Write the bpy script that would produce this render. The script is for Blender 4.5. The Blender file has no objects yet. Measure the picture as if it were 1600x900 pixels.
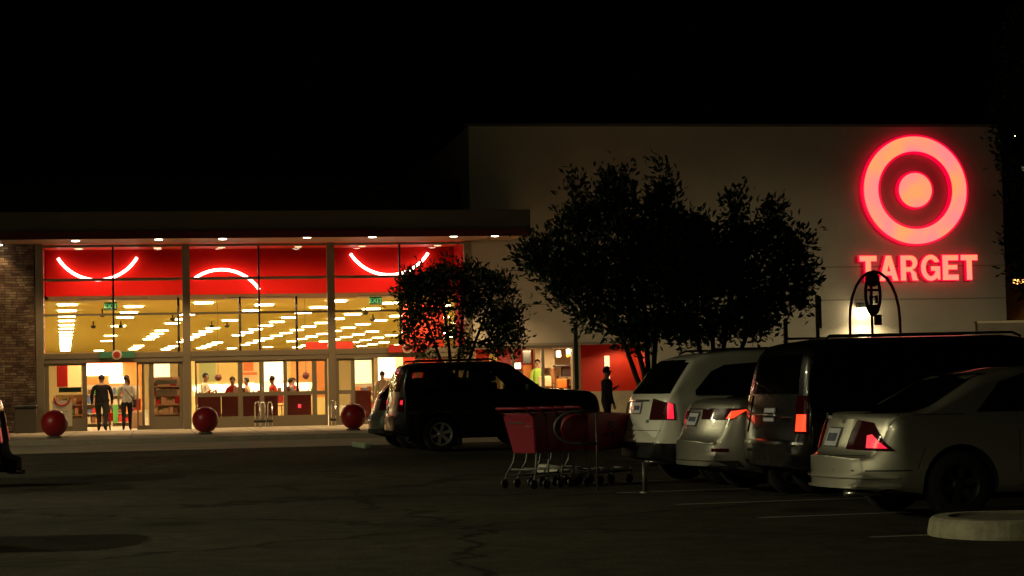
import bpy, bmesh, math, random
from mathutils import Vector, Matrix, noise
from mathutils.bvhtree import BVHTree
random.seed(7)
PI = math.pi
R = math.radians
sc = bpy.context.scene
COL = sc.collection

# ------------------------------------------------------------------ camera
FPX, PITCH, ROLL, EYE = 3200.0, math.atan((604 - 450) / 3200.0), .021, 1.3
cd = bpy.data.cameras.new('camera'); cam = bpy.data.objects.new('camera', cd); COL.objects.link(cam)
cd.sensor_width = 36; cd.lens = 72; cd.clip_end = 3000; cd.clip_start = .1
Fw = Vector((0, math.cos(PITCH), math.sin(PITCH))); R0 = Vector((1, 0, 0)); U0 = Vector((0, -math.sin(PITCH), math.cos(PITCH)))
Rt = R0 * math.cos(ROLL) - U0 * math.sin(ROLL); Up = U0 * math.cos(ROLL) + R0 * math.sin(ROLL)
m = Matrix((Rt, Up, -Fw)).transposed().to_4x4(); m.translation = (0, 0, EYE)
cam.matrix_world = m
sc.camera = cam

# ------------------------------------------------------------------ night sky, exposure
w = bpy.data.worlds.new('World'); sc.world = w; w.use_nodes = True
nt = w.node_tree; bg = nt.nodes['Background']
sky = nt.nodes.new('ShaderNodeTexSky'); sky.sky_type = 'NISHITA'; sky.sun_disc = False
sky.sun_elevation = R(-8); sky.sun_rotation = R(200)
nt.links.new(sky.outputs[0], bg.inputs[0]); bg.inputs[1].default_value = 0.05
sc.view_settings.view_transform = 'Standard'; sc.view_settings.look = 'None'
sc.view_settings.exposure = 0; sc.view_settings.gamma = 1; sc.view_settings.use_curve_mapping = False
sc.cycles.max_bounces = 8; sc.cycles.transparent_max_bounces = 16; sc.cycles.use_denoising = True
sc.cycles.sample_clamp_indirect = 4
LOT = (1.0, .90, .52)          # colour of the parking lot lamps
WARM = (1.0, .66, .31)

# ------------------------------------------------------------------ helpers
PSI = R(10); BO = Vector((0, 69, 0))
CU, SU = math.cos(PSI), math.sin(PSI)
def wp(u, w, v): return Vector((u * CU - w * SU, 69 + u * SU + w * CU, v))
def ray(px, py): return Fw * FPX + Rt * (px - 800) - Up * (py - 450)
def at(px, py, D):
    d = ray(px, py); return d * (D / d.y) + Vector((0, 0, EYE))
def on_plane(px, py, w=0):                       # point of the picture on the facade plane -> (u, v)
    d = ray(px, py); t = (w + 69 * CU) / (-d.x * SU + d.y * CU)
    p = d * t; return p.x * CU + (p.y - 69) * SU, p.z + EYE

def new_mesh(name, bm, mats):
    me = bpy.data.meshes.new(name); bm.to_mesh(me); bm.free()
    for mt in (mats if isinstance(mats, (list, tuple)) else [mats]): me.materials.append(mt)
    return me
def obj(name, bm, mats, parent=None, smooth=False, me=None):
    if me is None: me = new_mesh(name, bm, mats)
    if smooth:
        for p in me.polygons: p.use_smooth = True
    o = bpy.data.objects.new(name, me); COL.objects.link(o)
    if parent: o.parent = parent
    return o
def tag(o, label, cat=None, group=None, kind=None):
    if label: o['label'] = label
    if cat: o['category'] = cat
    if group: o['group'] = group
    if kind: o['kind'] = kind
    return o
def thing(name, label, cat, loc=(0, 0, 0), rz=0, group=None):
    o = bpy.data.objects.new(name, None); COL.objects.link(o)
    o.location = loc; o.rotation_euler = (0, 0, rz); o.empty_display_size = .1
    return tag(o, label, cat, group)
def copy_tree(o, parent=None):
    c = o.copy(); COL.objects.link(c)
    if parent: c.parent = parent
    for ch in [x for x in bpy.data.objects if x.parent == o]: copy_tree(ch, c)
    return c
def dup(root, loc, rz, label=None):
    kids = {}
    for x in bpy.data.objects:
        if x.parent: kids.setdefault(x.parent.name, []).append(x)
    def rec(o, par):
        c = o.copy(); COL.objects.link(c)
        if par: c.parent = par
        for ch in kids.get(o.name, []): rec(ch, c)
        return c
    c = rec(root, None); c.location = loc; c.rotation_euler = (0, 0, rz)
    if label: c['label'] = label
    return c

def box(bm, x0, x1, y0, y1, z0, z1, mi=0):
    vs = [bm.verts.new((x, y, z)) for x in (x0, x1) for y in (y0, y1) for z in (z0, z1)]
    for f in ((0, 1, 3, 2), (4, 6, 7, 5), (0, 4, 5, 1), (2, 3, 7, 6), (0, 2, 6, 4), (1, 5, 7, 3)):
        fc = bm.faces.new([vs[i] for i in f]); fc.material_index = mi
    return vs
def tube(bm, pts, rad, n=8, closed=False, mi=0, cap=True):
    pts = [Vector(p) for p in pts]; N = len(pts); rings = []
    rads = rad if isinstance(rad, (list, tuple)) else [rad] * N
    a = None
    for i, p in enumerate(pts):
        if closed: t = pts[(i + 1) % N] - pts[i - 1]
        else: t = pts[min(i + 1, N - 1)] - pts[max(i - 1, 0)]
        t.normalize()
        if a is None:
            a = t.orthogonal().normalized()
        else:
            a = (a - t * a.dot(t))
            a = a.normalized() if a.length > 1e-6 else t.orthogonal().normalized()
        b = t.cross(a)
        rings.append([bm.verts.new(p + (a * math.cos(2 * PI * k / n) + b * math.sin(2 * PI * k / n)) * rads[i]) for k in range(n)])
    for i in range(N if closed else N - 1):
        r0, r1 = rings[i], rings[(i + 1) % N]
        for k in range(n):
            f = bm.faces.new((r0[k], r0[(k + 1) % n], r1[(k + 1) % n], r1[k])); f.smooth = True; f.material_index = mi
    if not closed and cap:
        f = bm.faces.new(rings[0][::-1]); f.material_index = mi
        f = bm.faces.new(rings[-1]); f.material_index = mi
def lathe(bm, prof, n=32, axis='z', mi=0, org=(0, 0, 0), cap=True):
    org = Vector(org); rings = []
    for r, h in prof:
        ring = []
        for k in range(n):
            a = 2 * PI * k / n; x, y = r * math.cos(a), r * math.sin(a)
            v = (x, y, h) if axis == 'z' else ((x, h, y) if axis == 'y' else (h, x, y))
            ring.append(bm.verts.new(org + Vector(v)))
        rings.append(ring)
    for i in range(len(rings) - 1):
        for k in range(n):
            f = bm.faces.new((rings[i][k], rings[i][(k + 1) % n], rings[i + 1][(k + 1) % n], rings[i + 1][k])); f.smooth = True; f.material_index = mi
    for rg in ((rings[0], rings[-1]) if cap else ()):
        try: f = bm.faces.new(rg); f.material_index = mi
        except ValueError: pass
def bevel(bm, w=.01, seg=1):
    bmesh.ops.bevel(bm, geom=bm.edges[:], offset=w, segments=seg, affect='EDGES', profile=.5)

# ------------------------------------------------------------------ materials
MATS = {}
def mat(name, color=(.5, .5, .5), rough=.6, metal=0, emit=None, es=0, coat=0, bump=0, bscale=30, var=0, vscale=4, spec=.5):
    if name in MATS: return MATS[name]
    mt = bpy.data.materials.new(name); mt.use_nodes = True; t = mt.node_tree; b = t.nodes['Principled BSDF']
    b.inputs['Base Color'].default_value = (*color, 1); b.inputs['Roughness'].default_value = rough
    b.inputs['Metallic'].default_value = metal; b.inputs['Coat Weight'].default_value = coat; b.inputs['Coat Roughness'].default_value = .03
    b.inputs['Specular IOR Level'].default_value = spec
    if emit: b.inputs['Emission Color'].default_value = (*emit, 1); b.inputs['Emission Strength'].default_value = es
    if bump or var:
        tc = t.nodes.new('ShaderNodeTexCoord')
    if bump:
        n = t.nodes.new('ShaderNodeTexNoise'); n.inputs['Scale'].default_value = bscale; n.inputs['Detail'].default_value = 6
        bp = t.nodes.new('ShaderNodeBump'); bp.inputs['Strength'].default_value = bump; bp.inputs['Distance'].default_value = .02
        t.links.new(tc.outputs['Object'], n.inputs['Vector']); t.links.new(n.outputs[0], bp.inputs['Height']); t.links.new(bp.outputs[0], b.inputs['Normal'])
    if var:
        n = t.nodes.new('ShaderNodeTexNoise'); n.inputs['Scale'].default_value = vscale; n.inputs['Detail'].default_value = 8; n.inputs['Roughness'].default_value = .65
        r = t.nodes.new('ShaderNodeValToRGB'); r.color_ramp.elements[0].position = .3; r.color_ramp.elements[1].position = .7
        r.color_ramp.elements[0].color = (*[c * (1 - var) for c in color], 1); r.color_ramp.elements[1].color = (*[min(1, c * (1 + var)) for c in color], 1)
        t.links.new(tc.outputs['Object'], n.inputs['Vector']); t.links.new(n.outputs[0], r.inputs[0]); t.links.new(r.outputs[0], b.inputs['Base Color'])
    MATS[name] = mt; return mt
def glassmat(name, tint=(.9, .9, .9), gloss=.08, rough=.0):
    if name in MATS: return MATS[name]
    mt = bpy.data.materials.new(name); mt.use_nodes = True; t = mt.node_tree; t.nodes.clear()
    o = t.nodes.new('ShaderNodeOutputMaterial'); mx = t.nodes.new('ShaderNodeMixShader'); tr = t.nodes.new('ShaderNodeBsdfTransparent'); gl = t.nodes.new('ShaderNodeBsdfGlossy')
    lw = t.nodes.new('ShaderNodeLayerWeight'); lw.inputs[0].default_value = .15
    ma = t.nodes.new('ShaderNodeMath'); ma.operation = 'MULTIPLY_ADD'; ma.inputs[1].default_value = .8; ma.inputs[2].default_value = gloss
    ma.use_clamp = True
    tr.inputs[0].default_value = (*tint, 1); gl.inputs['Roughness'].default_value = rough
    t.links.new(lw.outputs['Fresnel'], ma.inputs[0]); t.links.new(ma.outputs[0], mx.inputs[0])
    t.links.new(tr.outputs[0], mx.inputs[1]); t.links.new(gl.outputs[0], mx.inputs[2]); t.links.new(mx.outputs[0], o.inputs[0])
    MATS[name] = mt; return mt

def asphalt_mat():
    mt = bpy.data.materials.new('asphalt'); mt.use_nodes = True; t = mt.node_tree; b = t.nodes['Principled BSDF']; N = t.nodes.new; K = t.links.new
    tc = N('ShaderNodeTexCoord'); prev = None
    def noise_(sc_, d=6, rgh=.6, dist=0):
        n = N('ShaderNodeTexNoise'); n.inputs['Scale'].default_value = sc_; n.inputs['Detail'].default_value = d; n.inputs['Roughness'].default_value = rgh; n.inputs['Distortion'].default_value = dist; K(tc.outputs['Object'], n.inputs[0]); return n
    def ramp(src, p0, p1, c0, c1):
        r = N('ShaderNodeValToRGB'); r.color_ramp.elements[0].position = p0; r.color_ramp.elements[1].position = p1; r.color_ramp.elements[0].color = (*c0, 1); r.color_ramp.elements[1].color = (*c1, 1); K(src, r.inputs[0]); return r.outputs[0]
    def mul(a_, b_, f=1):
        m_ = N('ShaderNodeMix'); m_.data_type = 'RGBA'; m_.blend_type = 'MULTIPLY'; m_.inputs[0].default_value = f; K(a_, m_.inputs[6]); K(b_, m_.inputs[7]); return m_.outputs[2]
    c = ramp(noise_(.22, 5, .55).outputs[0], .32, .68, (.026, .0245, .019), (.050, .046, .035))
    c = mul(c, ramp(noise_(38, 3, .8).outputs[0], .3, .7, (.30, .30, .30), (1.8, 1.75, 1.7)))
    c = mul(c, ramp(noise_(3.0, 8, .7, .6).outputs[0], .36, .62, (.62, .60, .58), (1.12, 1.12, 1.1)))
    v = N('ShaderNodeTexVoronoi'); v.inputs['Scale'].default_value = .45; K(tc.outputs['Object'], v.inputs[0])          # oil spots
    c = mul(c, ramp(v.outputs['Distance'], .06, .22, (.35, .33, .3), (1, 1, 1)))
    w_ = N('ShaderNodeTexVoronoi'); w_.feature = 'DISTANCE_TO_EDGE'; w_.inputs['Scale'].default_value = .16              # cracks sealed with tar
    mx = N('ShaderNodeMix'); mx.data_type = 'RGBA'; mx.blend_type = 'LINEAR_LIGHT'; mx.inputs[0].default_value = .8; K(tc.outputs['Object'], mx.inputs[6]); K(noise_(.7, 4).outputs['Color'], mx.inputs[7]); K(mx.outputs[2], w_.inputs[0])
    c = mul(c, ramp(w_.outputs['Distance'], .004, .010, (.30, .30, .30), (1, 1, 1)))
    K(c, b.inputs['Base Color']); b.inputs['Roughness'].default_value = .9; b.inputs['Specular IOR Level'].default_value = .08
    bp = N('ShaderNodeBump'); bp.inputs['Strength'].default_value = .7; bp.inputs['Distance'].default_value = .012; K(noise_(55, 4, .8).outputs[0], bp.inputs['Height']); K(bp.outputs[0], b.inputs['Normal'])
    return mt
ASPHALT = asphalt_mat()
CONC = mat('concrete', (.42, .36, .26), .8, bump=.3, bscale=20, var=.18, vscale=2)
APRON = mat('old concrete', (.30, .25, .17), .85, bump=.3, bscale=20, var=.22, vscale=.7)
FRAME = mat('bronze anodised frame', (.20, .165, .11), .5, .25)
DKFRAME = mat('dark frame', (.02, .018, .016), .4, .3)
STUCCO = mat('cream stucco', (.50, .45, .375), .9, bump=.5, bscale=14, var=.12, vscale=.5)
FASCIA = mat('grey painted fascia', (.11, .11, .09), .7, var=.08, vscale=1)
REDP = mat('red painted wall', (.60, .035, .012), .6)
SOFFIT = mat('soffit panel', (.34, .20, .15), .6)
CEIL = mat('yellowed ceiling tile', (.80, .62, .12), .9)
FLOORM = mat('polished store floor', (.62, .52, .36), .3, var=.08)
INWALL = mat('cream inner wall', (.80, .62, .34), .8)
CHROME = mat('chrome', (.75, .75, .72), .2, 1)
GALV = mat('galvanised steel', (.42, .42, .38), .4, .8)
BLACKP = mat('black plastic', (.015, .015, .015), .5)
GLASS = glassmat('shop glass', (.93, .93, .9), .03)
TROFF = mat('fluorescent diffuser', (.9, .9, .9), .5, emit=(1, .82, .46), es=34)
BRICKW = mat('white plastic', (.8, .78, .72), .4)

def stone_mat():
    mt = bpy.data.materials.new('ledger stone'); mt.use_nodes = True; t = mt.node_tree; b = t.nodes['Principled BSDF']
    N = t.nodes.new; K = t.links.new
    tc = N('ShaderNodeTexCoord'); sx = N('ShaderNodeSeparateXYZ'); cx = N('ShaderNodeCombineXYZ')
    nz = N('ShaderNodeTexNoise'); nz.inputs['Scale'].default_value = 1.7; nz.inputs['Detail'].default_value = 3
    mz = N('ShaderNodeMath'); mz.operation = 'MULTIPLY_ADD'; mz.inputs[1].default_value = .10
    br = N('ShaderNodeTexBrick'); br.inputs['Scale'].default_value = 1; br.inputs['Brick Width'].default_value = .37; br.inputs['Row Height'].default_value = .085
    br.inputs['Mortar Size'].default_value = .009; br.offset = .37; br.offset_frequency = 3; br.squash = .6; br.squash_frequency = 2
    br.inputs['Color1'].default_value = (.11, .05, .026, 1); br.inputs['Color2'].default_value = (.30, .235, .15, 1); br.inputs['Mortar'].default_value = (.03, .022, .015, 1)
    n = N('ShaderNodeTexNoise'); n.inputs['Scale'].default_value = 1.4; n.inputs['Detail'].default_value = 8; n.inputs['Roughness'].default_value = .7
    mx = N('ShaderNodeMix'); mx.data_type = 'RGBA'; mx.blend_type = 'MULTIPLY'; mx.inputs[0].default_value = .9
    r = N('ShaderNodeValToRGB'); r.color_ramp.elements[0].position = .38; r.color_ramp.elements[0].color = (.28, .2, .15, 1); r.color_ramp.elements[1].position = .6
    bp = N('ShaderNodeBump'); bp.inputs['Strength'].default_value = .9; bp.inputs['Distance'].default_value = .04
    K(tc.outputs['Object'], nz.inputs[0]); K(tc.outputs['Object'], sx.inputs[0]); K(sx.outputs[0], cx.inputs[0])
    K(nz.outputs[0], mz.inputs[0]); K(sx.outputs[2], mz.inputs[2]); K(mz.outputs[0], cx.inputs[1])
    K(cx.outputs[0], br.inputs[0]); K(tc.outputs['Object'], n.inputs[0]); K(n.outputs[0], r.inputs[0])
    K(br.outputs[0], mx.inputs[6]); K(r.outputs[0], mx.inputs[7]); K(mx.outputs[2], b.inputs['Base Color'])
    K(br.outputs[1], bp.inputs['Height']); bp.invert = True; K(bp.outputs[0], b.inputs['Normal']); b.inputs['Roughness'].default_value = .85
    return mt
STONE = stone_mat()

# ------------------------------------------------------------------ ground
def sheet(name, pts, z, mt, label=None):
    bm = bmesh.new(); f = bm.faces.new([bm.verts.new((x, y, z)) for x, y in pts]); o = obj(name, bm, mt); o['kind'] = 'structure'
    if label: o['label'] = label
    return o
sheet('ground', [(-900, -300), (900, -300), (900, 1500), (-900, 1500)], 0, ASPHALT, 'dark worn asphalt of the parking lot')
def fp(u, w): p = wp(u, w, 0); return (p.x, p.y)
sheet('fire_lane', [fp(-60, -20.2), fp(8, -20.2), fp(8, -12.7), fp(-60, -12.7)], .008, APRON, 'pale concrete lane along the store walk')
bm = bmesh.new(); box(bm, -60, 5.2, -12.6, 0, -.3, .14)
for e in [e for e in bm.edges if all(abs(v.co.z - .14) < 1e-4 and abs(v.co.y + 12.6) < 1e-4 for v in e.verts)]:
    bmesh.ops.bevel(bm, geom=[e], offset=.03, segments=2, affect='EDGES')
o = obj('sidewalk', bm, CONC); o.location = BO; o.rotation_euler.z = PSI; o['kind'] = 'structure'; o['label'] = 'concrete walk in front of the store doors'
bm = bmesh.new(); box(bm, 5.22, 18.6, -7.0, 0, -.3, .10); box(bm, 5.22, 18.6, -7.15, -7.001, -.3, .14)  # dark bed added to cut light bounced up onto the cream wall
o = obj('dark_bounce_bed', bm, mat('added dark low bounce', (.03, .024, .016), .95, bump=.9, bscale=8, var=.4)); o.location = BO; o.rotation_euler.z = PSI; o['kind'] = 'structure'; o['label'] = 'added dark low bounce bed along the cream wall'
# joints in the walk
bm = bmesh.new()
for i in range(-20, 3): box(bm, i * 1.8, i * 1.8 + .02, -12.5, -.1, .1402, .1432)
for wv in (-2.5, -5, -7.5, -10): box(bm, -40, 5.1, wv, wv + .02, .1403, .1437)
o = obj('paving_joint', bm, mat('joint', (.08, .07, .06), .9)); o.location = BO; o.rotation_euler.z = PSI; o['kind'] = 'structure'
STRIPE = mat('worn white road paint', (.16, .16, .145), .8, var=.5, vscale=5)
bm = bmesh.new()
hd = R(13); dx, dy = math.cos(hd), math.sin(hd)
for x, y in ((1.2, 24.6), (1.7, 22.0), (2.3, 19.6), (.7, 27.2), (2.9, 16.9)):
    n = (-dy * .05, dx * .05); L = 5.4
    bm.faces.new([bm.verts.new(p) for p in ((x - n[0], y - n[1], .004), (x + dx * L - n[0], y + dy * L - n[1], .004), (x + dx * L + n[0], y + dy * L + n[1], .004), (x + n[0], y + n[1], .004))])
o = obj('stall_marking', bm, STRIPE); o['kind'] = 'structure'; o['label'] = 'worn white stall lines on the asphalt'

# ------------------------------------------------------------------ the store building
st = thing('store_building', 'long cream and red store with glazed entrance and flat canopy', 'store', BO, PSI)
UL = [-15.55, -10.86, -6.11, -1.5]        # posts of the glazed front
VT, V1, V2, VL = 6.2, 5.07, 3.92, 2.67
def part(name, mt, boxes, parent=st, bev=0, label=None):
    bm = bmesh.new()
    for b in boxes: box(bm, *b)
    if bev: bevel(bm, bev)
    o = obj(name, bm, mt, parent)
    if label: o['label'] = label
    return o
# right wing: solid above a band of shop windows, recess for the red wall
part('wall', STUCCO, [(-1.38, 17.65, 0, .4, 2.75, 10.1), (4.72, 17.65, 0, .4, 0, 2.749), (-1.38, .0, .02, .4, 0, .85), (0, 2.05, .02, .4, 0, .55),
                      (17.25, 17.65, .4, 40, 0, 10.1), (-1.38, -1.0, .4, 40, 6.2, 10.1)], label='tall cream stucco wall of the right wing')
JT = mat('wall reveal', (.26, .23, .18), .9)
part('wall_reveal', JT, [(-1.38, 17.64, -.012, .0, 5.19, 5.225), (-1.38, 17.64, -.012, 0, 4.04, 4.075), (-1.38, 4.9, -.06, 0, 2.66, 2.75)])
part('parapet_cap', FASCIA, [(-1.45, 17.72, -.05, .5, 10.1, 10.2)])
part('roof', mat('roof membrane', (.08, .08, .075), .9), [(-60, -1.39, 2, 90, 8.3, 8.45), (-1.0, 17.25, .4, 40, 9.4, 9.5), (17.7, 60, 30, 90, 6, 6.2)])
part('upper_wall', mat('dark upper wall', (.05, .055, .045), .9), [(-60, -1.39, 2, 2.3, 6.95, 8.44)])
# canopy
part('canopy', FASCIA, [(-60, .12, -3.0, -2.9, 6.2, 7.02)], label='grey fascia of the flat canopy')
part('canopy_roof', FASCIA, [(-60, -1.39, -2.9, 2.0, 6.9, 7.0), (-1.39, .12, -2.9, -.02, 6.9, 7.0), (.04, .12, -2.9, -.02, 6.25, 6.9)])
part('canopy_soffit', SOFFIT, [(-60, .03, -2.899, -.1, 6.23, 6.26)])
part('inner_soffit', REDP, [(-15.5, -1.45, .1, 3.0, 6.24, 6.27)])
part('drip_edge', mat('dark red trim', (.10, .012, .01), .5), [(-60, .13, -3.04, -3.003, 6.16, 6.40)])
# bulkhead
part('red_bulkhead', mat('deep red wall', (.40, .005, .002), .85, spec=.15), [(-15.5, -1.45, 3.0, 3.3, 4.68, 6.23), (-1.52, -1.42, .12, 2.98, 2.7, 6.23), (-15.62, -15.52, .12, 2.98, 4.68, 6.23)], label='bright red wall behind the upper glass')
part('bulkhead_underside', mat('bulkhead underside', (.20, .10, .05), .8), [(-15.5, -1.45, 3.31, 7.0, 4.68, 4.72)])
# interior shell
part('ceiling', CEIL, [(-34, 17.2, 7.01, 95, 4.7, 4.76)])
part('floor', FLOORM, [(-34, 17.2, .05, 95, .0, .142)])
part('back_wall', INWALL, [(-34, 17.2, 95, 95.2, 0, 4.75)])
part('side_wall', INWALL, [(-34.2, -34, 7, 95, 0, 4.75), (17.0, 17.2, .4, 95, 0, 4.75)])
part('stone_wall', STONE, [(-60, -15.72, -.05, .4, 0, 6.22)], label='brown stacked stone wall left of the glass')
part('roof_edge_wall', FASCIA, [(-60, -15.6, .4, .6, 0, 6.9)])
part('red_side_partition', REDP, [(-15.7, -15.55, .4, 3.2, .14, 4.67)])
part('red_inner_partition', REDP, [(-3.0, -1.5, 6.0, 6.2, .14, 4.4)])
part('red_header', mat('orange red header', (.60, .03, .01), .7), [(on_plane(478, 540, 9)[0], on_plane(552, 540, 9)[0], 9.0, 9.2, on_plane(510, 546, 9)[1], on_plane(510, 534, 9)[1])])
# recessed red wall
part('red_recess_wall', REDP, [(2.36, 4.70, 1.6, 1.75, 0, 2.72), (4.60, 4.715, .05, 1.59, 0, 2.72), (2.33, 2.42, .41, 1.59, 0, 2.72)], label='red recess wall')
part('recess_ceiling', SOFFIT, [(2.36, 4.70, .41, 1.75, 2.721, 2.745)])
part('slit_window', mat('lit slit window', (.9, .8, .5), .5, emit=(1, .82, .5), es=.8), [(3.48, 3.66, 1.56, 1.595, 1.5, 2.3)])
part('wall_ledge', CONC, [(2.4, 4.7, -.6, -.3, .14, 1.08)])
# storefront frames, one per bay
def bay(i):
    a, b = UL[i], UL[i + 1]; mid = (a + b) / 2
    f = part('window_frame', FRAME, [(a + .13, b - .13, -.045, .05, V1 - .035, V1 + .035), (a + .13, b - .13, -.045, .05, V2 - .035, V2 + .035),
                           (a + .13, b - .13, -.10, .1, 2.5, VL), (a + .13, b - .13, -.05, .06, 6.12, 6.2)])
    part('mullion', DKFRAME, [(mid - .03, mid + .03, -.06, .09, VL + .001, 6.119)], f)
    part('glass_pane', GLASS, [(a + .13, mid - .031, .0, .012, V1 + .036, 6.119), (mid + .031, b - .13, .0, .012, V1 + .036, 6.119),
                               (a + .13, mid - .031, .0, .012, V2 + .036, V1 - .036), (mid + .031, b - .13, .0, .012, V2 + .036, V1 - .036),
                               (a + .13, mid - .031, .0, .012, VL + .001, V2 - .036), (mid + .031, b - .13, .0, .012, VL + .001, V2 - .036)], f)
for i in range(3): bay(i)
for u in UL: part('post', FRAME, [(u - .125, u + .125, -.12, .12, .14, 6.21)], bev=.01)
part('inner_post', DKFRAME, [(u - .04, u + .04, 5.2, 5.3, .14, 4.68) for u in (-11.05, -8.9, -6.9)])
# panels and doors below the lintel: (u0, u1) in metres, glass with frame all round
def leaf(name, u0, u1, wv=0, top=2.28, mid=True, bot=.32, stile=.06, mids=None, label=None):
    bx = [(u0, u0 + stile, wv - .03, wv + .03, .15, top + .07), (u1 - stile, u1, wv - .03, wv + .03, .15, top + .07),
          (u0 + stile, u1 - stile, wv - .03, wv + .03, .15, .15 + bot), (u0 + stile, u1 - stile, wv - .03, wv + .03, top, top + .07)]
    if mid: bx.append((u0 + stile, u1 - stile, wv - .03, wv + .03, 1.17, 1.30))
    l = part(name, FRAME, bx, label=label)
    gl = [(u0 + stile, u1 - stile, wv - .004, wv + .006, 1.301, top - .001), (u0 + stile, u1 - stile, wv - .004, wv + .006, .151 + bot, 1.169)] if mid else [(u0 + stile, u1 - stile, wv - .004, wv + .006, .151 + bot, top - .001)]
    part('pane', GLASS, gl, l)
    return l
def header(u0, u1): part('door_header', FRAME, [(u0, u1, -.08, .08, 2.352, 2.499)])
def Uw0(px, wv): return on_plane(px, 480, wv)[0]
def U(px): return on_plane(px, 620)[0]
for i in range(3): header(UL[i] + .126, UL[i + 1] - .126)
leaf('side_window', UL[0] + .13, U(136), mid=False, stile=.14, bot=.42)
leaf('sliding_door', U(214), U(226), 0, mid=False, bot=.14, stile=.05)
leaf('sliding_door', U(222), U(236), .09, mid=False, bot=.14, stile=.05)
leaf('side_window', U(230) + .1, UL[1] - .13, mid=False, stile=.12, bot=.42)
xs = [305, 375, 410, 446, 491, 512]
for k in range(5): leaf('door', U(xs[k]) + .002, U(xs[k + 1]) - .002, stile=.06 + (.03 if k in (1, 4) else 0), bot=.36)
leaf('side_window', UL[2] + .13, U(553), mid=True, stile=.09, bot=.3)
leaf('sliding_door', U(553) + .003, U(585), .08, mid=False, bot=.14, stile=.05)
leaf('side_window', U(650), UL[3] - .13, mid=True, stile=.12, bot=.3)
# shop window in the wing
SW = [-1.35, .0, .98, 2.05]
part('shop_window_frame', FRAME, [(-1.37, 2.3, -.03, .08, 2.58, 2.66), (-1.0, 2.05, -.03, .08, .56, .66)] + [(u - .05, u + .05, -.04, .08, .66, 2.58) for u in (-.02, 1.0, 2.12)] + [(2.02, 2.3, -.05, .3, 0, 2.745)])
part('shop_window_pane', GLASS, [(-1.3, -.08, .01, .02, .85, 2.579), (.04, .94, .01, .02, .661, 2.579), (1.06, 2.01, .01, .02, .661, 2.579)])
# neighbouring building far right with an amber wall lamp
nb = thing('neighbouring_building', 'plain ochre building beyond the right end of the store', 'building', (26.5, 92, 0), R(10))
part('wall', mat('ochre wall', (.55, .36, .15), .9, bump=.2, var=.1), [(-3.5, 14, 0, 12, 0, 6.4)], nb)
part('parapet', FASCIA, [(-3.6, 14.1, -.1, 12.1, 6.4, 6.6)], nb)
part('door', DKFRAME, [(1.0, 2.1, -.05, -.003, 0, 2.2)], nb)

# ------------------------------------------------------------------ lights on the building
def spot(name, parent, loc, power, angle, blend=.5, color=WARM, size=.05, rot=(0, 0, 0)):
    l = bpy.data.lights.new(name, 'SPOT'); l.energy = power; l.spot_size = R(angle); l.spot_blend = blend; l.color = color; l.shadow_soft_size = size
    o = bpy.data.objects.new(name, l); COL.objects.link(o); o.parent = parent; o.location = loc; o.rotation_euler = rot; return o
LENS = mat('downlight lens', (1, .9, .8), .5, emit=(1, .80, .58), es=14)
LENS2 = mat('dim downlight lens', (1, .9, .8), .5, emit=(1, .55, .3), es=2.2)
def downlight(u, wv, label, power=55, dim=False, ang=106):
    t = thing('canopy_downlight', label, 'ceiling light', wp(u, wv, 6.228), PSI, 'downlights in the canopy')
    bm = bmesh.new(); lathe(bm, [(.13, .0), (.16, -.004), (.16, -.02), (.13, -.03)], 20); obj('trim', bm, GALV, t)
    bm = bmesh.new(); lathe(bm, [(.001, -.025), (.12, -.03), (.12, -.05), (.001, -.065)], 20); obj('lens', bm, LENS2 if dim else LENS, t)
    spot('lamp', t, (0, 0, -.12), power, ang)
    return t
names = ['over the left half of the left glass bay', 'near the right end of the left glass bay', 'over the left half of the middle glass bay',
         'near the right end of the middle glass bay', 'over the left half of the right glass bay', 'near the right end of the right glass bay', 'at the right end of the canopy over the cream wall']
for (px, py), nm in zip(((118, 376), (248, 374), (348, 373), (480, 370.5), (583, 369), (712, 367), (777, 366.5)), names):
    d = ray(px, py); tt = (6.2 - EYE) / d.z; p = d * tt
    u = p.x * CU + (p.y - 69) * SU; wv = -p.x * SU + (p.y - 69) * CU
    downlight(u, max(-2.6, min(-.6, wv)), 'bright recessed canopy light ' + nm, 420 if px < 770 else 650)
downlight(-17.0, -1.1, 'bright recessed canopy light over the brown stone wall, upper one', 130)
downlight(-16.8, -.4, 'bright recessed canopy light over the brown stone wall, lower one', 50)
for px, nm in ((122, 'left glass bay, left'), (246, 'left glass bay, right'), (346, 'middle glass bay, left'), (466, 'middle glass bay, right'), (566, 'right glass bay, left'), (684, 'right glass bay, right')):
    downlight(on_plane(px, 390, 1.6)[0], 1.6, 'dim inner soffit light behind the ' + nm, 26, True, 150)

# added unseen strips behind the transom, brightening the lower red wall
for i, nm in enumerate(('left', 'middle', 'right')):
    a, b = UL[i] + .25, UL[i + 1] - .25
    t = thing('added_wash_light', 'added unseen strip brightening the red wall of the %s glass bay' % nm, 'strip light', wp((a + b) / 2, .14, V1 - .02), PSI)
    bm = bmesh.new(); box(bm, -(b - a) / 2, (b - a) / 2, -.04, .02, -.03, .03); obj('housing', bm, DKFRAME, t)
    l = bpy.data.lights.new('lamp', 'AREA'); l.shape = 'RECTANGLE'; l.size = b - a; l.size_y = .04; l.energy = 34; l.color = (1, .60, .35); l.spread = R(50)
    o = bpy.data.objects.new('lamp', l); COL.objects.link(o); o.parent = t; o.location = (0, .035, -.01); o.rotation_euler = (R(84), 0, 0)
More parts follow.
